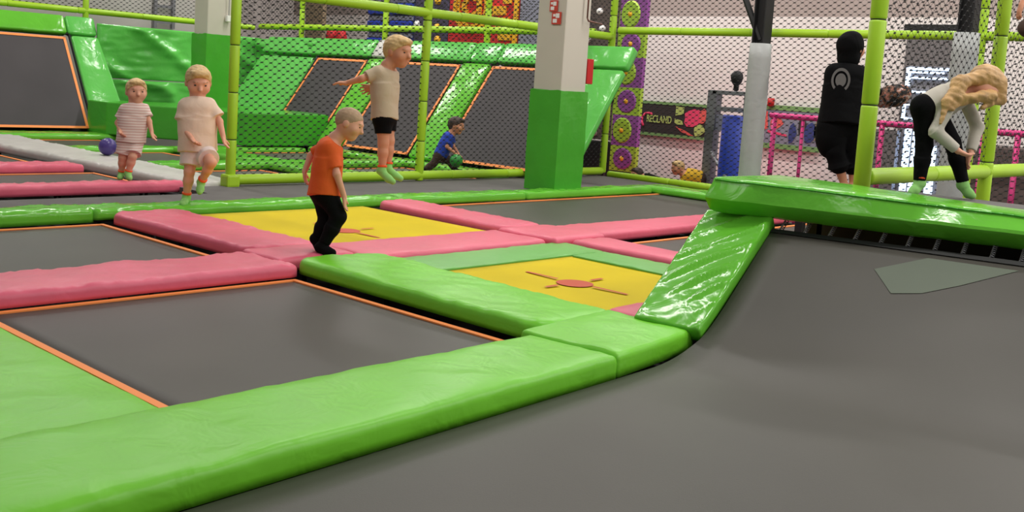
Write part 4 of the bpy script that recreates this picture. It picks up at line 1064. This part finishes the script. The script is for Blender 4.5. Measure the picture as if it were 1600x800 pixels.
# boy in cream, standing on the back pad on one leg
person('boy in a cream t-shirt and white shorts lifting one leg on the green pad',
       dict(head=(310, 128), neck=(308, 151), sh_r=(290, 163, .04), sh_l=(326, 162, 0), el_r=(284, 196, .08), wr_r=(300, 217, .2), el_l=(343, 190, 0), wr_l=(349, 214, .04),
            hip_r=(300, 238, .03), hip_l=(318, 236, -.02), kn_r=(296, 268, .06), kn_l=(330, 254, .2), ank_r=(291, 309, .0), ank_l=(314, 285, .06), toe_r=(285, 319, .12), toe_l=(312, 300, .12)),
       10.55, 1.17, (.45, .9, -.3), (0, 0, 1), hair='blond', skin='skin', shirt=dict(mat='tee_cream', len=.98, loose=.035, sleeve=.75, flare=1.2, sl_w=1.35),
       legs=dict(mat='tee_white', len=.7, w=1.18, flare=1.12), torso=1.1, headr=.125,
       hands=dict(r=dict(curl=.5), l=dict(curl=.4)))
# smallest boy
person('smallest boy in a striped pale pink t-shirt and shorts walking beside the grey pad',
       dict(head=(213, 143), neck=(210, 161), sh_r=(196, 170, .04), sh_l=(224, 168, -.02), el_r=(184, 192, .04), wr_r=(188, 205, .14), el_l=(233, 190, 0), wr_l=(237, 206, .02),
            hip_r=(198, 222, .03), hip_l=(211, 221, -.02), kn_r=(192, 246, .05), kn_l=(207, 245, .08), ank_r=(190, 271, -.02), ank_l=(200, 271, .05), toe_r=(187, 278, .08), toe_l=(203, 279, .14)),
       12.35, 1.1, (.5, .85, .0), (0, 0, 1), hair='blond', skin='skin', shirt=dict(mat='tee_stripe', len=1.0, loose=.035, sleeve=.7, flare=1.15, sl_w=1.2),
       legs=dict(mat='tee_stripe', len=.85, w=1.15, flare=1.1), torso=1.05, headr=.125,
       hands=dict(r=dict(curl=.9), l=dict(curl=.5)))
# child in blue, lunging with the green ball
person('child in a blue t-shirt lunging behind the net with a green ball',
       dict(head=(713, 196), neck=(706, 208), sh_r=(701, 213, .08), sh_l=(704, 211, -.08), el_r=(698, 229, .12), wr_r=(711, 239, .12), el_l=(708, 228, -.1), wr_l=(716, 240, -.02),
            hip_r=(687, 242, .05), hip_l=(690, 243, -.05), kn_r=(677, 256, .06), kn_l=(704, 253, -.05), ank_r=(663, 266, .05), ank_l=(711, 265, -.05), toe_r=(657, 268, .05), toe_l=(719, 268, -.03)),
       16.7, 1.05, (1, .2, -.15), (.1, 0, 1), hair='brown', skin='skin2', shirt=dict(mat='tee_blue', len=1.0, loose=.02, sleeve=.75, flare=1.1),
       legs=dict(mat='trousers', len=1.85, w=1.05), socks='shoe', torso=1.05, headr=.118, res=.008,
       hands=dict(r=dict(curl=.4), l=dict(curl=.4)))
o = MB().lathe([(.105 * math.sin(PI * i / 14), .105 - .105 * math.cos(PI * i / 14)) for i in range(1, 14)], n=24).build('ball', M['greenball'], smooth=True, loc=tuple(at(713, 251, 16.55) - Vector((0, 0, .105)))); tag(o, 'green ball held low by the child in blue', 'ball')
# person in black
bd, P, O, hp, fr = person('person in a black hooded top with round grey print on the back, looking away',
       dict(head=(1330, 75), neck=(1325, 99), sh_r=(1344, 112, -.02), sh_l=(1303, 112, .03), el_r=(1362, 142, -.12), wr_r=(1385, 150, -.18), el_l=(1300, 150, .04), wr_l=(1328, 168, -.2),
            hip_r=(1334, 190, -.02), hip_l=(1308, 190, .03), kn_r=(1334, 240, -.02), kn_l=(1304, 236, .04), ank_r=(1333, 291, -.04), ank_l=(1320, 291, .0), toe_r=(1345, 303, -.1), toe_l=(1332, 303, -.06)),
       10.9, 1.38, (.75, -.6, .1), (0, 0, 1), hair='brown', skin='skin2', hair_style='none', shirt=dict(mat='pants', len=1.04, loose=.03, sleeve=1.9, flare=1.4),
       legs=dict(mat='pants', len=1.45, w=1.35, flare=1.6), socks=False, torso=1.28, headr=.10, res=.008)
f, r, u, hr, Rm = fr
G = Sdf().ell(hp(0, -.15, .2), np.array([.96, 1.15, 1.05]) * hr, Rm, .02).ell(hp(0, -.3, -.8), np.array([.85, .8, .8]) * hr, Rm, .05).ell(hp(0, .1, .75), np.array([.6, .7, .45]) * hr, Rm, .04)
G.cut(hp(0, .55, 0), tuple(f)); link('hood', G.mesh('hood', .008, .002, 30), bd, M['pants'])
G = Sdf().ell(P['hip_l'] + Vector((0, 0, -.12)) - CR * .05, (.165, .16, .27), k=.06).ell(P['hip_r'] + Vector((0, 0, -.16)), (.15, .15, .30), k=.06).ell(P['hip_l'].lerp(P['hip_r'], .5) + Vector((0, 0, .06)), (.20, .17, .24), k=.08)
link('baggy_shorts', G.mesh('baggy_shorts', .009, .004, 24), bd, M['pants'])
cc = P['sh_l'].lerp(P['hip_l'], .17) + CB * .15 + CR * .02; b = MB(); K = 30
nb = (CB * .95 - CR * .3).normalized(); tb = Vector((0, 0, 1)).cross(nb).normalized()
for (ra, rb) in ((.125, .095), (.07, .0)):
    V = []
    for i in range(K):
        a = 2 * PI * i / K
        for rr in (ra, max(rb, .001)):
            for dd in (0, .012): V.append(cc + tb * rr * .75 * math.cos(a) + Vector((0, 0, rr * math.sin(a))) + nb * dd)
    b.add(V, [(4 * i + 1, 4 * ((i + 1) % K) + 1, 4 * ((i + 1) % K) + 3, 4 * i + 3) for i in range(K)] + [(4 * i, 4 * ((i + 1) % K), 4 * ((i + 1) % K) + 1, 4 * i + 1) for i in range(K)])
b.build('round_print', M['logo'], bd)
c0 = at(1397, 150, 10.9 + .18)
G = Sdf().ell(c0 + Vector((0, 0, .0)), (.14, .14, .12), k=.02).ell(c0 - CR * .12 + Vector((0, 0, -.03)), (.1, .1, .1), k=.05).ell(c0 + CR * .08 + Vector((0, 0, .03)), (.09, .1, .09), k=.04)
o = link('cloth_bundle', G.mesh('cloth_bundle', .008, .006, 40), None, M['camo']); recentre(o); tag(o, 'crumpled brown, pink and black patterned bundle held beside the thick lime post', 'bundle')
# girl bending down
bd, P, O, hp, fr = person('girl in a pale sweater and black leggings bending forward on the platform',
       dict(head=(1540, 132, .04), neck=(1506, 138, .02), sh_r=(1492, 148, .12), sh_l=(1502, 144, -.12), el_r=(1461, 205, .16), wr_r=(1497, 236, .14), el_l=(1527, 198, -.12), wr_l=(1516, 240, -.04),
            hip_r=(1444, 168, .07), hip_l=(1458, 172, -.07), kn_r=(1444, 228, .06), kn_l=(1488, 222, -.08), ank_r=(1436, 287, .04), ank_l=(1506, 290, -.06), toe_r=(1424, 301, .06), toe_l=(1519, 306, -.03)),
       7.75, 1.12, (.75, .15, -.9), (.75, 0, .6), hair='honey', skin='skin', hair_style='none', shirt=dict(mat='sweater', len=.95, loose=.016, sleeve=1.9, flare=1.05),
       legs=dict(mat='pants', len=1.92, w=.98), torso=1.1, headr=.112,
       hands=dict(r=dict(dir=(.8, 0, -.3), curl=.7), l=dict(dir=(-.3, 0, -1), curl=.7)))
f, r, u, hr, Rm = fr
G = Sdf().ell(hp(0, -.05, .2), np.array([1.0, 1.12, 1.05]) * hr, Rm, .02)
def W_(px, py, t): return at(px, py, 7.75 - t - .05) - O
G.cap(W_(1540, 118, .06), W_(1495, 130, .1), .05, .045, .05).cap(W_(1500, 130, .12), W_(1478, 160, .15), .045, .03, .04).cap(W_(1480, 158, .15), W_(1470, 192, .17), .03, .012, .03)
G.cap(W_(1535, 150, .1), W_(1490, 165, .12), .035, .018, .04).cap(W_(1562, 130, .06), W_(1566, 158, .05), .05, .03, .04).cap(W_(1562, 155, .05), W_(1535, 168, .1), .03, .018, .03)
G.cap(W_(1550, 150, .11), W_(1500, 152, .15), .04, .02, .04).cap(W_(1505, 128, .1), W_(1488, 170, .15), .04, .016, .04)
link('hair', G.mesh('hair', .006, .004, 70), bd, M['honey'])
# two children low behind the fence on the right
person('small child in a yellow top crouching behind the fence below the banner',
       dict(head=(1059, 262, 0), neck=(1067, 270), sh_r=(1070, 275, .1), sh_l=(1072, 272, -.1), el_r=(1066, 292, .12), wr_r=(1060, 303, .1), el_l=(1068, 288, -.1), wr_l=(1064, 300, -.08),
            hip_r=(1094, 280, .06), hip_l=(1095, 279, -.06), kn_r=(1084, 305, .08), kn_l=(1086, 303, -.06), ank_r=(1100, 320, .06), ank_l=(1101, 318, -.05), toe_r=(1090, 323, .06), toe_l=(1092, 321, -.05)),
       18.6, 1.15, (-.9, .4, -.1), (0, 0, 1), hair='blond', skin='skin2', shirt=dict(mat='tee_yellow', len=1.0, loose=.03, sleeve=.8, flare=1.1),
       legs=dict(mat='trousers', len=1.8, w=1.1), socks='shoe', torso=1.15, res=.01)
person('dark haired child in a black top crouching behind the fence near the purple discs',
       dict(head=(995, 272, 0), neck=(1003, 277), sh_r=(1007, 280, .1), sh_l=(1008, 278, -.1), el_r=(1002, 294, .12), wr_r=(996, 305, .1), el_l=(1004, 292, -.1), wr_l=(999, 302, -.08),
            hip_r=(1028, 287, .06), hip_l=(1029, 286, -.06), kn_r=(1018, 310, .08), kn_l=(1020, 308, -.06), ank_r=(1034, 325, .06), ank_l=(1035, 323, -.05), toe_r=(1024, 328, .06), toe_l=(1026, 326, -.05)),
       19.0, 1.1, (-.9, .4, -.1), (0, 0, 1), hair='brown', skin='skin2', shirt=dict(mat='pants', len=1.0, loose=.02, sleeve=.8, flare=1.1),
       legs=dict(mat='pants', len=1.8, w=1.1), socks='shoe', torso=1.05, res=.01)

person('person in brown trousers and pale top jumping at the top right edge',
       dict(head=(1640, -75), neck=(1632, -50), sh_r=(1618, -38, .1), sh_l=(1642, -38, -.1), el_r=(1604, -8, .14), wr_r=(1596, 8, .2), el_l=(1660, 0, -.1), wr_l=(1670, 20, -.05),
            hip_r=(1622, 30, .06), hip_l=(1640, 28, -.06), kn_r=(1604, 44, .2), kn_l=(1650, 62, .1), ank_r=(1648, 84, .05), ank_l=(1668, 110, -.05), toe_r=(1650, 102, .1), toe_l=(1672, 126, 0)),
       9.2, 1.15, (-.8, .6, -.1), (0, 0, 1), hair='brown', skin='skin2', shirt=dict(mat='tee_white', len=1.0, loose=.02, sleeve=.75, flare=1.1),
       legs=dict(mat='trousers', len=1.85, w=1.1), torso=1.1, headr=.115, hands=dict(r=dict(dir=(-.2, 0, -1), curl=.4)), res=.008)
